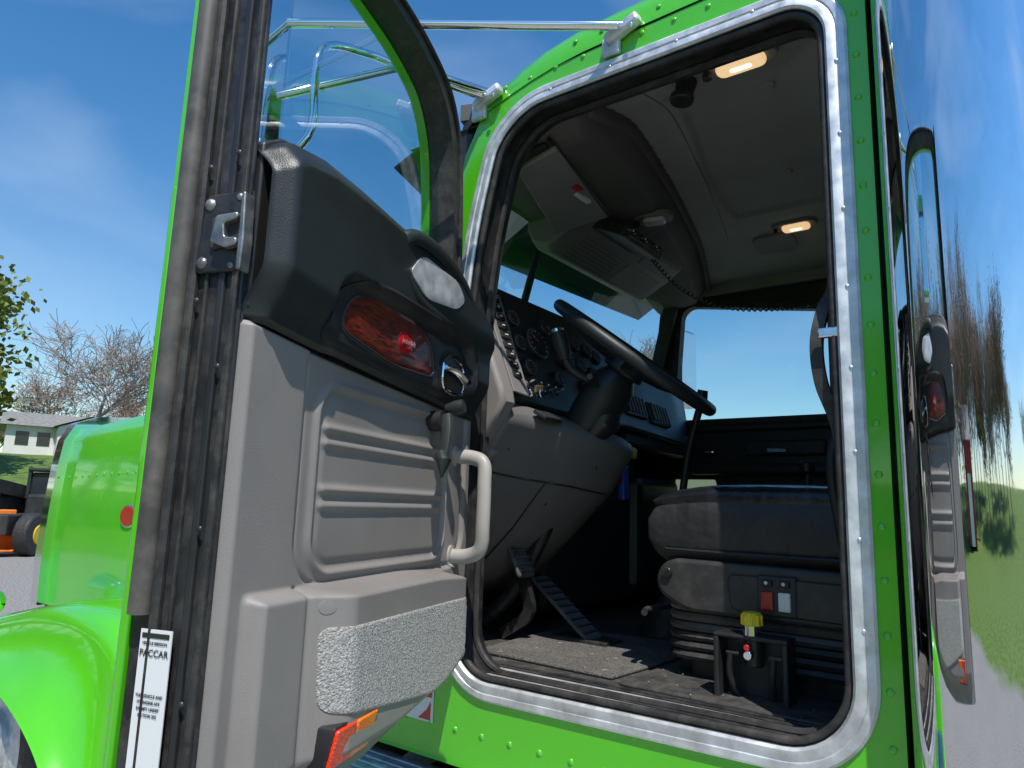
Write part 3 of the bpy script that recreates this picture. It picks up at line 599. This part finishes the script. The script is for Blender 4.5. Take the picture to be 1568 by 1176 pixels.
patch('handle_cavity',F2([(.41,2.095),(.36,2.15),(.20,2.135),(.15,2.10),(.20,2.065),(.33,2.055)],.02,5),hup,.004,ALU,6,.004)
sweep('pull_handle',cr([D(.44,2.14,.035),D(.40,2.178,.058),D(.30,2.178,.070),D(.18,2.155,.072),D(.09,2.115,.068),D(.03,2.06,.050),D(.01,2.00,.030)],6),circ(.011,12,.017),BLACKV,dr)
sweep('handle_lower',cr([D(.43,2.10,.045),D(.35,2.045,.055),D(.22,2.035,.060),D(.08,2.05,.060)],6),circ(.010,10,.014),BLACKV,dr)
sweep('crank_boss',[D(.145,1.80,.0),D(.145,1.80,.035)],circ(.024,14),BLACKP,dr)
sweep('crank_arm',cr([D(.14,1.815,.04),D(.155,1.77,.05),D(.17,1.71,.05)],5),circ(.009,8,.015),BLACKV,dr,up=tuple(nn))
sweep('crank_knob',[D(.13,1.83,.035),D(.127,1.835,.06),D(.125,1.84,.080)],circ(.018,12),BLACKV,dr,taper=[.7,1,.9])
sweep('crank_end',[D(.17,1.715,.045),D(.18,1.70,.058),D(.185,1.66,.055)],circ(.017,10),BLACKV,dr,taper=[.9,1,.15])
sweep('grab_bar',cr([D(-.015,1.725,.0),D(-.017,1.722,.05),D(-.012,1.705,.085),D(-.004,1.65,.092),D(-.004,1.55,.092),D(-.012,1.49,.085),D(-.02,1.468,.05),D(-.02,1.465,.0)],6),circ(.015,12,.018),CREAM,dr)
for z in(1.725,1.466):patch('grab_foot',el(-.015,z,.022,.028,16),hlow,.006,CREAM,3,.004)
core=[(-.10,1.31),(-.02,1.245),(.08,1.185),(.2,1.145),(.4,1.11),(.838,1.09),(.838,2.10),(-.09,2.10)]
slab('door_core',core,D,-.155,-.012,SATIN,dr,bevel=.004)
wout=F2([(.838,1.95),(.838,2.90),(.12,2.86),(-.08,2.77),(-.135,2.5),(-.145,2.08),(-.145,1.95)],[.01,.05,.14,.18,.3,.1,.01],8)
win=F2([(.80,2.0),(.80,2.86),(.15,2.82),(-.035,2.74),(-.088,2.47),(-.10,2.08),(-.10,2.0)],[.01,.05,.12,.14,.3,.1,.01],8)
ringfill('window_frame',win,wout,(.35,2.38),lambda u,z:D(u,z,-.105),RUBBER,dr,thick=.07)
sweep('window_frame_bead',[D(u,z,-.066) for u,z in offs(wout,.008)[10:]],circ(.006,8,.010),RUBBER,dr,up=tuple(nn))
wo2=F2([(.846,1.95),(.846,2.91),(.12,2.875),(-.09,2.78),(-.147,2.5),(-.152,2.08),(-.152,1.95)],[.01,.05,.14,.18,.3,.1,.01],8)
wi2=F2([(.80,2.0),(.80,2.856),(.15,2.816),(-.033,2.736),(-.083,2.47),(-.095,2.08),(-.095,2.0)],[.01,.05,.12,.14,.3,.1,.01],8)
ringfill('window_frame_outer',wi2,wo2,(.35,2.38),lambda u,z:D(u,z,-.160),GREEN,dr,thick=.026)
sk=[(-.10,1.28),(.0,1.20),(.2,1.12),(.4,1.085),(.850,1.06),(.850,2.12),(-.09,2.12)]
slab('outer_skin',sk,D,-.175,-.158,GREEN,dr,bevel=.005)
mesh('door_glass',[D(u,z,-.12) for u,z in ((.82,2.0),(.82,2.88),(.15,2.84),(-.05,2.75),(-.11,2.47),(-.12,2.05))],[(0,1,2,3,4,5)],GLASS,dr,smooth=False)
def strip(name,w0,w1,pro,m,z0=1.08,z1=2.90,bev=.003):
    v=[D(u,z,w) for u in(.836,.84+pro) for w in(w0,w1) for z in(z0,z1)]
    mesh(name,v,[(0,1,3,2),(4,6,7,5),(0,4,5,1),(2,3,7,6),(0,2,6,4),(1,5,7,3)],m,dr,smooth=False,bevel=bev)
strip('edge_plate',-.155,-.012,.004,SATIN)
strip('edge_bead_inner',-.028,-.016,.012,RUBBER);strip('edge_bead_mid',-.056,-.042,.010,BLACKP);strip('edge_bead_mid2',-.083,-.076,.010,RUBBER);strip('edge_channel_lip',-.108,-.098,.014,BLACKP)
tube('edge_seal',[D(.853,2.90,-.132),D(.853,2.0,-.132),D(.853,1.42,-.132)],.017,RUBBERG,dr,n=14)
tube('edge_seal_inner',[D(.850,2.90,-.105),D(.850,2.0,-.105),D(.850,1.10,-.105)],.008,RUBBER,dr,n=8)
E3=lambda w,z,o=0:D(.8445+o,z,w)
E4=lambda w,z,o=0:D(.856+o,z,w)
slab('certification_label',[(-.121,1.10),(-.062,1.10),(-.062,1.40),(-.121,1.40)],E4,.0,.0018,WHITE,dr,bevel=0)
slab('label_header',[(-.117,1.388),(-.066,1.388),(-.066,1.395),(-.117,1.395)],E4,.0022,.0028,BLACKP,dr,bevel=0)
def etext(body,w,z,size):
    t=bpy.data.curves.new('label_text','FONT');t.body=body;t.size=size;t.align_x='CENTER';t.materials.append(BLACKP);t.offset=.0002
    o=bpy.data.objects.new('label_text',t);COL.objects.link(o);o.parent=dr;o.matrix_world=facemat(D(.8592,z,w),nn,V((0,0,1)))
etext('VEHICLE EMISSION',-.0915,1.379,.0052);etext('PACCAR',-.0915,1.362,.0130)
for i,s in enumerate(('THIS VEHICLE AND','ITS ENGINE ARE','EXEMPT UNDER','SECTION 202')):etext(s,-.0915,1.305-.009*i,.0055)
etext('PACCAR',-.0915,1.20,.009)
STEEL=mat('worn_steel',(.30,.29,.27),.4,.8,(80,.2,.001),(30,.3,.1))
slab('latch_plate',F2([(-.10,1.955),(-.015,1.955),(-.010,2.09),(-.09,2.09)],.012,4),E3,.0,.012,SATIN,dr,bevel=.003)
slab('latch_mouth',F2([(-.07,1.99),(-.006,2.0),(-.006,2.035),(-.07,2.05)],.01,4),E3,.010,.018,RUBBER,dr,bevel=.003)
slab('latch_claw',F2([(-.058,2.0),(-.028,1.988),(-.006,1.992),(-.006,2.003),(-.030,2.006),(-.034,2.03),(-.008,2.036),(-.008,2.046),(-.050,2.044)],.004,4),E3,.016,.030,STEEL,dr,bevel=.002)
slab('latch_hook',F2([(-.004,1.95),(.004,1.95),(.006,2.0),(.002,2.08),(-.005,2.08)],.003,3),E3,.004,.028,STEEL,dr,bevel=.002)
rivets('latch_bolts',[(E3(w,z,.012),dd) for w,z in((-.085,1.972),(-.08,2.072))],.010,STEEL,dr)
rivets('latch_small_bolts',[(E3(w,z,.012),dd) for w,z in((-.027,1.965),(-.022,2.08))],.006,STEEL,dr)
rivets('edge_screws',[(E3(w,z,.010),dd) for w,z in((-.035,2.16),(-.09,2.14),(-.09,1.91),(-.035,1.80),(-.036,1.55),(-.036,1.30))],.005,SATIN,dr)
# ================================================================= MIRRORS
mi=empty('side_mirror')
box('housing',(-1.475,.872,2.66),(.07,.19,.66),CHROME,mi,Matrix.Rotation(.25,3,'Z'),.03,4)
tube('upper_arm',[(-.76,1.432,2.79),(-1.48,.93,2.79)],.012,CHROME,mi,sm=0)
tube('upper_arm_fore',[(-1.20,1.432,2.745),(-1.33,1.28,2.78),(-1.40,1.15,2.80),(-1.395,1.0,2.72),(-1.385,.985,2.50),(-1.42,.95,2.42)],.011,CHROME,mi)
tube('middle_arm',[(-1.20,1.425,2.76),(-1.29,1.2,2.75),(-1.46,.93,2.58)],.011,CHROME,mi,sm=0)
for p in((-.77,1.432,2.785),(-1.20,1.432,2.745)):
    box('bracket',p,(.10,.03,.030),ALU,mi,Matrix.Rotation(-.35,3,'Y'),.008);box('bracket_foot',(p[0]-.035,1.44,p[2]-.03),(.05,.016,.05),ALU,mi,None,.005)
    rivets('bracket_bolts',[(V((p[0]+q,1.416,p[2]-q*.3)),(0,-1,0)) for q in(-.03,0,.03)],.008,CHROME,mi)
m2=empty('side_mirror')
box('housing',(-1.66,3.86,2.42),(.07,.17,.46),CHROME,m2,Matrix.Rotation(-.2,3,'Z'),.025,4)
box('glass',(-1.622,3.855,2.42),(.006,.14,.42),CHROME,m2,Matrix.Rotation(-.2,3,'Z'),.002)
tube('upper_arm',[(-1.3,3.40,2.72),(-1.66,3.82,2.70),(-1.66,3.86,2.62)],.011,CHROME,m2,sm=0);tube('lower_arm',[(-1.5,3.40,2.16),(-1.66,3.84,2.16),(-1.66,3.86,2.22)],.011,CHROME,m2,sm=0)
# ================================================================= STACK
es=empty('exhaust_stack')
def pipe(name,cx,cy,z0,z1,r,m,par,n=160):
    v=[(cx+r*math.cos(2*math.pi*i/n),cy+r*math.sin(2*math.pi*i/n),z) for z in(z0,z1) for i in range(n)]
    return mesh(name,v,[(i,(i+1)%n,n+(i+1)%n,n+i) for i in range(n)],m,par,smooth='all')
pipe('heat_shield',-.045,1.452,.85,4.3,.170,STACKM,es)
cyl('shield_cap',(-.045,1.452,.845),(-.045,1.452,.85),.170,SATIN,es)
tube('upper_pipe',[(-.045,1.452,4.25),(-.045,1.452,4.9),(.05,1.452,5.2)],.09,CHROME,es)
box('mount_bracket',(-.13,1.75,1.2),(.06,.4,.06),SATIN,es,None,.01)
# ================================================================= HOOD, FENDER, TANK, WHEEL
hd=empty('truck_hood')
def hood(i,j):
    x=-1.95-2.78*j/16;k=j/16
    prof=[(-.60,.95),(-.61,1.2),(-.605,1.5),(-.59,1.75),(-.575,1.90),(-.535,1.985),(-.42,2.03),(-.2,2.05),(0,2.06),(.2,2.05),(.42,2.03),(.535,1.985),(.575,1.9),(.59,1.75),(.605,1.5),(.61,1.2),(.60,.95)]
    y,z=prof[i];wd_=1.18-.20*k;return V((x,2.42+y*wd_,z if z<1.2 else 1.2+(z-1.2)*(1.17-.19*k)))
grid('hood_skin',range(17),range(17),hood,GREEN,hd)
rr=[]
for i in range(28):
    j=.3+i*.56;rr.append((hood(3,j).lerp(hood(2,j),.25),(0,-1,.15)))
rivets('hood_rivets',rr,.009,GREEN,hd)
p=hood(2,10.3);T=lambda a,b,c:V((p.x+a,p.y-c,p.z-.03+b))
slab('badge_rim',el(0,0,.085,.058),T,0,.010,CHROME,hd);slab('badge_enamel',el(0,0,.076,.05),T,.006,.013,RED,hd)
sweep('grille_surround',[hood(i,16)+V((-.02,0,0)) for i in range(17)],rect(.10,.09),CHROME,hd,up=(-1,0,0))
box('grille_mesh',(-4.75,2.42,1.45),(.03,1.0,1.0),SATIN,hd,None,.02)
fe=empty('front_fender')
top=cr([(-2.50,.45),(-2.505,.75),(-2.54,1.0),(-2.64,1.12),(-2.85,1.165),(-3.2,1.16),(-3.6,1.09),(-4.1,.99),(-4.6,.90),(-4.85,.78)],5)
arch=cr([(-2.78,.30),(-2.85,.42),(-2.98,.55),(-3.12,.64),(-3.32,.72),(-3.54,.77),(-3.85,.80),(-4.15,.76),(-4.4,.62),(-4.55,.42)],5)
n=len(top);v=[]
for i in range(n):
    t=top[i];a=arch[i];inn=(a-t).normalized();P3=lambda q,y:V((q.x,y,q.y))
    v+=[V((t.x,2.0,t.y)),V((t.x,1.38,t.y)),P3(t+inn*.012,1.31),P3(t+inn*.045,1.268),P3(t+inn*.10,1.25),P3(a,1.235),P3(a-inn*.02,1.222),P3(a+inn*.01,1.24)]
f=[(i*8+k,i*8+k+1,(i+1)*8+k+1,(i+1)*8+k) for i in range(n-1) for k in range(7)]
mesh('fender_skin',v,f,GREEN,fe,smooth='all')
wh=empty('front_wheel')
def wheel(par,c,R,w,hubm,tm=RUBBER):
    c=V(c);pr=[(-w/2,R*.62),(-w/2*1.02,R*.85),(-w/2*.85,R*.97),(-w/4,R),(w/4,R),(w/2*.85,R*.97),(w/2,R*.85),(w/2,R*.62)]
    v=[];n=40
    for i in range(n):
        t=2*math.pi*i/n
        for y,r in pr:v.append(c+V((r*math.cos(t),y,r*math.sin(t))))
    k=len(pr);f=[(i*k+j,i*k+j+1,((i+1)%n)*k+j+1,((i+1)%n)*k+j) for i in range(n) for j in range(k-1)]
    mesh('tyre',v,f,tm,par,smooth='all');cyl('rim',c+V((0,-w/2*.8,0)),c+V((0,w/2*.8,0)),R*.63,hubm,par);cyl('hub',c+V((0,-w/2*1.0,0)),c+V((0,-w/2*.7,0)),R*.25,hubm,par)
wheel(wh,(-3.75,1.45,.52),.52,.28,ALU)
hlp=empty('headlamp');cyl('pod',(-4.80,1.50,1.0),(-4.52,1.50,1.0),.10,CHROME,hlp,r1=.07,bevel=.03);cyl('lens',(-4.82,1.50,1.0),(-4.80,1.50,1.0),.085,LAMPC,hlp);tube('post',[(-4.66,1.50,1.0),(-4.66,1.52,.85)],.02,CHROME,hlp,sm=0)
ft=empty('fuel_tank');cyl('tank',(-1.75,1.62,.62),(-.35,1.62,.62),.29,CHROME,ft,n=64,bevel=.03)
for i,x in enumerate((-1.45,-.7)):
    sweep('strap_%d'%i,[V((x,1.62+.297*math.cos(t),.62+.297*math.sin(t))) for t in np.linspace(0,6.28,40)],rect(.06,.008),ALU,ft,up=(1,0,0))
for i in range(5):box('step_%d'%i,(-1.05,1.345+.035*i,.915),(1.3,.022,.012),ALU,ft,None,.003)
box('step_base',(-1.05,1.43,.90),(1.34,.22,.012),ALU,ft,None,.003)
box('cab_sill',(-1.1,2.42,1.02),(1.7,1.88,.10),SATIN,cab,None,.01)
fr=empty('truck_frame')
for y in(1.98,2.86):box('rail',(-1.0,y,.80),(8.0,.09,.27),SATIN,fr,None,.01)
# ================================================================= SETTING
def groundmat():
    m=bpy.data.materials.new('ground');m.use_nodes=True;nt=m.node_tree;b=nt.nodes['Principled BSDF'];L=nt.links;b.inputs['Roughness'].default_value=.95
    tc=nt.nodes.new('ShaderNodeTexCoord')
    sh=nt.nodes.new('ShaderNodeVectorMath');sh.operation='SUBTRACT';sh.inputs[1].default_value=(-8,20,0);L.new(tc.outputs['Object'],sh.inputs[0])
    ln=nt.nodes.new('ShaderNodeVectorMath');ln.operation='LENGTH';L.new(sh.outputs[0],ln.inputs[0])
    nz=nt.nodes.new('ShaderNodeTexNoise');nz.inputs['Scale'].default_value=.25;nz.inputs['Detail'].default_value=4;L.new(tc.outputs['Object'],nz.inputs[0])
    ad=nt.nodes.new('ShaderNodeMath');ad.operation='MULTIPLY_ADD';ad.inputs[1].default_value=4;L.new(nz.outputs[0],ad.inputs[0]);L.new(ln.outputs['Value'],ad.inputs[2])
    mr=nt.nodes.new('ShaderNodeMapRange');mr.inputs[1].default_value=28;mr.inputs[2].default_value=29;L.new(ad.outputs[0],mr.inputs[0])
    def nramp(s,c1,c2,lo=.35,hi=.65,det=6):
        n=nt.nodes.new('ShaderNodeTexNoise');n.inputs['Scale'].default_value=s;n.inputs['Detail'].default_value=det;L.new(tc.outputs['Object'],n.inputs[0])
        r=nt.nodes.new('ShaderNodeValToRGB');r.color_ramp.elements[0].position=lo;r.color_ramp.elements[1].position=hi;r.color_ramp.elements[0].color=(*c1,1);r.color_ramp.elements[1].color=(*c2,1);L.new(n.outputs[0],r.inputs[0]);return r,n
    g,gn=nramp(28,(.14,.13,.12),(.34,.325,.30));w,_=nramp(3,(.06,.12,.018),(.13,.20,.03))
    mx=nt.nodes.new('ShaderNodeMix');mx.data_type='RGBA';L.new(mr.outputs[0],mx.inputs[0]);L.new(g.outputs[0],mx.inputs[6]);L.new(w.outputs[0],mx.inputs[7]);L.new(mx.outputs[2],b.inputs['Base Color'])
    bp=nt.nodes.new('ShaderNodeBump');bp.inputs['Strength'].default_value=.6;bp.inputs['Distance'].default_value=.03;L.new(gn.outputs[0],bp.inputs['Height']);L.new(bp.outputs[0],b.inputs['Normal']);return m
def gz(x,y):
    r=math.hypot(x,y);return 4.2*sm((r-27)/37)+2.5*sm((r-70)/120)+(.4*math.sin(x*.05)*math.cos(y*.06) if r>40 else 0)
gx=[math.copysign(abs(t)**2.0*600,t) for t in np.linspace(-1,1,121)]
grid('ground',gx,gx,lambda x,y:V((x,y,gz(x,y))),groundmat())
BARK=mat('bark',(.27,.22,.185),.9);LEAF=mat('young_leaves',(.10,.15,.025),.7,0,None,(1.2,.4),col2=(.20,.22,.035));LEAFR=mat('red_buds',(.30,.15,.07),.8)
def treemesh(name,seed,h,spread,depth,leaf=None,leafn=0,leafs=.12,trunk=.02,rmin=.012):
    R=random.Random(seed);v=[];f=[];lv=[];lf=[]
    def seg(p,q,r0,r1):
        a,b=basis(q-p);k=len(v);n=5 if r0>.08 else 3
        for pp,r in((p,max(r0,rmin)),(q,max(r1,rmin))):
            for i in range(n):
                t=2*math.pi*i/n;v.append(pp+(a*math.cos(t)+b*math.sin(t))*r)
        for i in range(n):f.append((k+i,k+(i+1)%n,k+n+(i+1)%n,k+n+i))
    def leaves(p,s):
        for _ in range(leafn):
            c=p+V((R.gauss(0,s),R.gauss(0,s),R.gauss(0,s*.8)));a=V((R.gauss(0,1),R.gauss(0,1),R.gauss(0,1))).normalized();b=a.orthogonal().normalized();k=len(lv);z=leafs*R.uniform(.6,1.4)
            lv.extend([c-a*z,c+b*z*.6,c+a*z,c-b*z*.6]);lf.append((k,k+1,k+2,k+3))
    def grow(p,d,L,r,dep):
        n=3;q=p;dcur=d
        for i in range(n):
            dn=(dcur+V((R.gauss(0,.12),R.gauss(0,.12),R.gauss(0,.06)+.03))).normalized();q2=q+dn*L/n
            seg(q,q2,r*(1-.2*i),r*(1-.2*(i+1)));q=q2;dcur=dn
            if dep>0 and (i>0 or dep<depth):
                for _ in range(2 if dep<depth else 3):
                    a=V((R.gauss(0,1),R.gauss(0,1),R.gauss(.15,.5))).normalized();nd=(dcur*.65+a*spread).normalized()
                    grow(q,nd,L*R.uniform(.55,.78),r*(1-.2*(i+1))*.62,dep-1)
        if dep<=1 and leafn:leaves(q,L*.45)
    grow(V((0,0,0)),V((0,0,1)),h*.38,h*trunk,depth)
    me=bpy.data.meshes.new(name);nv=len(v);me.from_pydata([tuple(a) for a in v+lv],[],f+[tuple(nv+i for i in q) for q in lf])
    me.materials.append(BARK);me.materials.append(leaf or LEAF)
    for i in range(len(f),len(f)+len(lf)):me.polygons[i].material_index=1
    return me
bare=treemesh('bare_tree_mesh',3,15,.75,4,None,0,.10,.018,.024);bare2=treemesh('bare_tree_b',11,14,.7,4,LEAFR,1,.14,.016,.022);leafy=treemesh('leafy_tree_mesh',5,11,.7,4,LEAF,9,.20)
def place(me,name,x,y,s=1,rz=0,par=None):
    o=bpy.data.objects.new(name,me);COL.objects.link(o);o.location=(x,y,gz(x,y)-.1);o.scale=(s,s,s);o.rotation_euler=(0,0,rz)
    if par:o.parent=par
    return o
def rel(ang,dist):a=math.radians(ang);return math.sin(a)*dist,math.cos(a)*dist
for a,dist,m_,s_,r_,nm in((-67.6,70,bare,1.0,.5,'bare_tree'),(-69.8,84,bare2,.85,2,'bare_tree'),(-65.2,88,bare2,.85,1,'bare_tree'),(-75.9,50,leafy,1.15,0,'leafy_tree')):
    x,y=rel(a,dist);place(m_,nm,x,y,s_,r_)
bw=empty('background_woods')
for i in range(30):
    a=-180+(i/30)*360+random.uniform(-3,3);dist=random.uniform(62,95)
    if -80<a<-55:dist+=45
    x,y=rel(a,dist);place(random.choice([bare,bare2,bare2,leafy]),'tree_%d'%i,x,y,random.uniform(.75,1.15),random.uniform(0,6),bw)
for i in range(20):
    a=-78+i*1.3;x,y=rel(a,135+random.uniform(-10,25));place(random.choice([bare2,leafy,bare]),'far_tree_%d'%i,x,y,random.uniform(.5,.75),random.uniform(0,6),bw)
for i in range(34):
    a=-178+i*2.9;x,y=rel(a,random.uniform(36,52));place(random.choice([bare2,bare2,bare]),'near_tree_%d'%i,x,y,random.uniform(.9,1.25),random.uniform(0,6),bw)
ho=empty('white_house');WALL=mat('white_siding',(.75,.75,.73),.6,0,None,(2,.04));ROOF=mat('roof_shingle',(.22,.215,.20),.9,0,(6,.5,.03),(4,.2));DARK=mat('window_dark',(.03,.035,.04),.1)
hb=V((-59.2,18.9,0));ex=V((.30,.954,0));ey=V((-.954,.30,0));hz=gz(hb.x,hb.y)-.2
def Hp(a,b,c):return V((hb.x,hb.y,hz))+ex*a+ey*b+V((0,0,c*.82))
def hbox(nm,a0,a1,b0,b1,c0,c1,m):
    v=[Hp(a,b,c) for a in(a0,a1) for b in(b0,b1) for c in(c0,c1)];mesh(nm,v,[(0,1,3,2),(4,6,7,5),(0,4,5,1),(2,3,7,6),(0,2,6,4),(1,5,7,3)],m,ho,smooth=False)
def gable(nm,a0,a1,b0,b1,z0,z1,over=.4):
    bm_=(b0+b1)/2;v=[Hp(a0,b0-over,z0),Hp(a0,bm_,z1),Hp(a0,b1+over,z0),Hp(a1,b0-over,z0),Hp(a1,bm_,z1),Hp(a1,b1+over,z0)]
    mesh(nm,v,[(0,3,4,1),(1,4,5,2),(0,1,2),(3,5,4),(0,2,5,3)],ROOF,ho,smooth=False)
hbox('walls',0,14,0,8,0,2.7,WALL);gable('roof',-.4,14.4,0,8,2.7,4.3)
hbox('wing_walls',3,7,-2.5,0,0,2.6,WALL)
v=[Hp(2.7,-2.9,2.6),Hp(5,-2.9,3.7),Hp(7.3,-2.9,2.6),Hp(2.7,3,2.6),Hp(5,3,3.7),Hp(7.3,3,2.6)];mesh('wing_roof',v,[(0,1,4,3),(1,2,5,4)],ROOF,ho,smooth=False);mesh('wing_gable',[Hp(3,-2.52,2.6),Hp(5,-2.52,3.55),Hp(7,-2.52,2.6)],[(0,1,2)],WALL,ho,smooth=False)
for a in(.6,1.9):hbox('window',a,a+.8,-.03,.02,1.0,2.2,DARK)
for a in(3.6,5.4):hbox('window',a,a+.9,-2.54,-2.48,1.0,2.1,DARK)
for a in(8,10,12):hbox('window',a,a+.9,-.03,.02,1.0,2.2,DARK)
hbox('door',7.3,8.0,-.03,.02,0.1,2.1,DARK)
tl=empty('telehandler');tb=V((-21.5,7.75,0));tx=V((-.6,.8,0)).normalized();ty=V((-.8,-.6,0))
TD=mat('machine_dark',(.05,.05,.05),.5,.3,None,(3,.3));TY=mat('machine_yellow',(.75,.5,.02),.4);TO=mat('machine_orange',(.80,.20,.02),.5,0,None,(5,.15))
Rt=Matrix(((tx.x,ty.x,0),(tx.y,ty.y,0),(0,0,1)))
def tbx(nm,c,s,m,b=.04):return box(nm,tb+Rt@V(c),s,m,tl,Rt,b)
tbx('chassis',(0,0,.75),(3.6,1.2,.5),TD);tbx('engine_cover',(-.6,.55,1.15),(1.8,.7,.6),TD,.1);tbx('cab_lower',(.2,-.5,1.2),(1.4,.85,.6),TD,.08);tbx('cab_glass',(.2,-.5,1.75),(1.25,.78,.6),DARK,.05);tbx('cab_roof',(.2,-.5,2.12),(1.45,.9,.10),TD,.04)
for a in(-.45,.85):
    for b in(-.9,-.1):tbx('cab_post',(a,b,1.75),(.08,.08,.75),TD,.01)
sweep('boom',[tb+Rt@V((-1.9,.15,1.75)),tb+Rt@V((1.8,.15,1.25)),tb+Rt@V((2.5,.15,.7))],rect(.28,.32),TD,tl)
tbx('fork_carriage',(2.7,.1,.55),(.15,1.3,.7),TO);tbx('fork_l',(3.3,-.25,.15),(1.2,.12,.06),TD,.01);tbx('fork_r',(3.3,.4,.15),(1.2,.12,.06),TD,.01)
for a in(-1.2,1.3):
    for b in(-.85,.85):
        c=tb+Rt@V((a,b,.52));dv=(Rt@V((0,1,0)));cyl('tyre',c-dv*.18,c+dv*.18,.52,RUBBER,tl,n=28,bevel=.06);cyl('hub',c-dv*.20,c+dv*.20,.24,TY,tl,n=20,bevel=.02)
ob=empty('orange_loader_bucket');oc_=V((-20.4,6.45,0))
box('back',oc_+V((-.3,0,.60)),(.08,1.3,1.0),TO,ob,None,.03);box('floor_plate',oc_+V((0,0,.12)),(.7,1.3,.08),TO,ob,None,.02)
for s_ in(-1,1):box('cheek',oc_+V((0,.63*s_,.45)),(.66,.05,.68),TO,ob,None,.02)
box('edge',oc_+V((.36,0,.10)),(.1,1.35,.05),TD,ob,None,.01)
rbn=empty('red_barn_stand_in');bx=V((-23,-27,0));zb=gz(-23,-27);q=Matrix.Rotation(-.7,3,'Z')  # added barn, red stand-in for a far truck mirrored in the stack
box('walls',bx+V((0,0,2.2+zb)),(4,4,4.4),mat('stand_in_red',(.35,.03,.03),.7),rbn,q,.02)
zz=zb+4.4;mesh('roof',[bx+q@V(p)+V((0,0,zz)) for p in((-2.3,-2.4,0),(-2.3,0,1.8),(-2.3,2.4,0),(2.3,-2.4,0),(2.3,0,1.8),(2.3,2.4,0))],[(0,3,4,1),(1,4,5,2),(0,1,2),(3,5,4)],ROOF,rbn,smooth=False);box('door',bx+q@V((0,2.02,1.5))+V((0,0,zb)),(1.8,.05,3),WALL,rbn,q,.01)
# ================================================================= WORLD / SUN
sd=V((.36,-.34,.87)).normalized();elev=math.asin(sd.z);rotz=math.atan2(sd.x,sd.y)
w=bpy.data.worlds.new('World');sc.world=w;w.use_nodes=True;nt=w.node_tree;bg=nt.nodes['Background'];L=nt.links
sky=nt.nodes.new('ShaderNodeTexSky');sky.sky_type='NISHITA';sky.sun_disc=False;sky.sun_elevation=elev;sky.sun_rotation=rotz;sky.air_density=1.25;sky.dust_density=.15;sky.ozone_density=3.5
hs=nt.nodes.new('ShaderNodeHueSaturation');hs.inputs['Saturation'].default_value=1.30;L.new(sky.outputs[0],hs.inputs['Color'])
tc=nt.nodes.new('ShaderNodeTexCoord');mp=nt.nodes.new('ShaderNodeMapping');mp.inputs['Scale'].default_value=(1.0,2.6,5.0);mp.inputs['Rotation'].default_value=(.2,.1,.6);L.new(tc.outputs['Generated'],mp.inputs[0])
n1=nt.nodes.new('ShaderNodeTexNoise');n1.inputs['Scale'].default_value=1.1;n1.inputs['Detail'].default_value=8;n1.inputs['Roughness'].default_value=.45;n1.inputs['Distortion'].default_value=.5;L.new(mp.outputs[0],n1.inputs[0])
r=nt.nodes.new('ShaderNodeValToRGB');r.color_ramp.elements[0].position=.48;r.color_ramp.elements[0].color=(0,0,0,1);r.color_ramp.elements[1].position=.88;r.color_ramp.elements[1].color=(.38,.38,.38,1);L.new(n1.outputs[0],r.inputs[0])
mx=nt.nodes.new('ShaderNodeMix');mx.data_type='RGBA';mx.inputs[7].default_value=(5.0,6.0,7.6,1);L.new(r.outputs[0],mx.inputs[0]);L.new(hs.outputs[0],mx.inputs[6]);L.new(mx.outputs[2],bg.inputs[0]);bg.inputs[1].default_value=.15
sl_=bpy.data.lights.new('sun','SUN');sl_.energy=5.0;sl_.angle=math.radians(.5);sl_.color=(1,.96,.9);so=bpy.data.objects.new('sun',sl_);COL.objects.link(so);so.rotation_euler=(-sd).to_track_quat('-Z','Y').to_euler()
# ================================================================= CAMERA
yaw=math.radians(37);p=math.radians(9.7);ro=math.radians(1.9)
F=V((-math.sin(yaw)*math.cos(p),math.cos(yaw)*math.cos(p),math.sin(p)));R0=V((math.cos(yaw),math.sin(yaw),0));U0=R0.cross(F)
R=R0*math.cos(ro)+U0*math.sin(ro);U=U0*math.cos(ro)-R0*math.sin(ro)
cd=bpy.data.cameras.new('camera');cd.sensor_width=36;cd.lens=36*1090/1568;cd.clip_start=.02;cd.clip_end=3000
co=bpy.data.objects.new('camera',cd);COL.objects.link(co);M4=Matrix.Identity(4)
for i in range(3):M4[i][0]=R[i];M4[i][1]=U[i];M4[i][2]=-F[i]
M4[0][3],M4[1][3],M4[2][3]=0,0,1.6
co.matrix_world=M4;sc.camera=co
sc.view_settings.view_transform='Standard';sc.view_settings.look='None';sc.view_settings.exposure=0
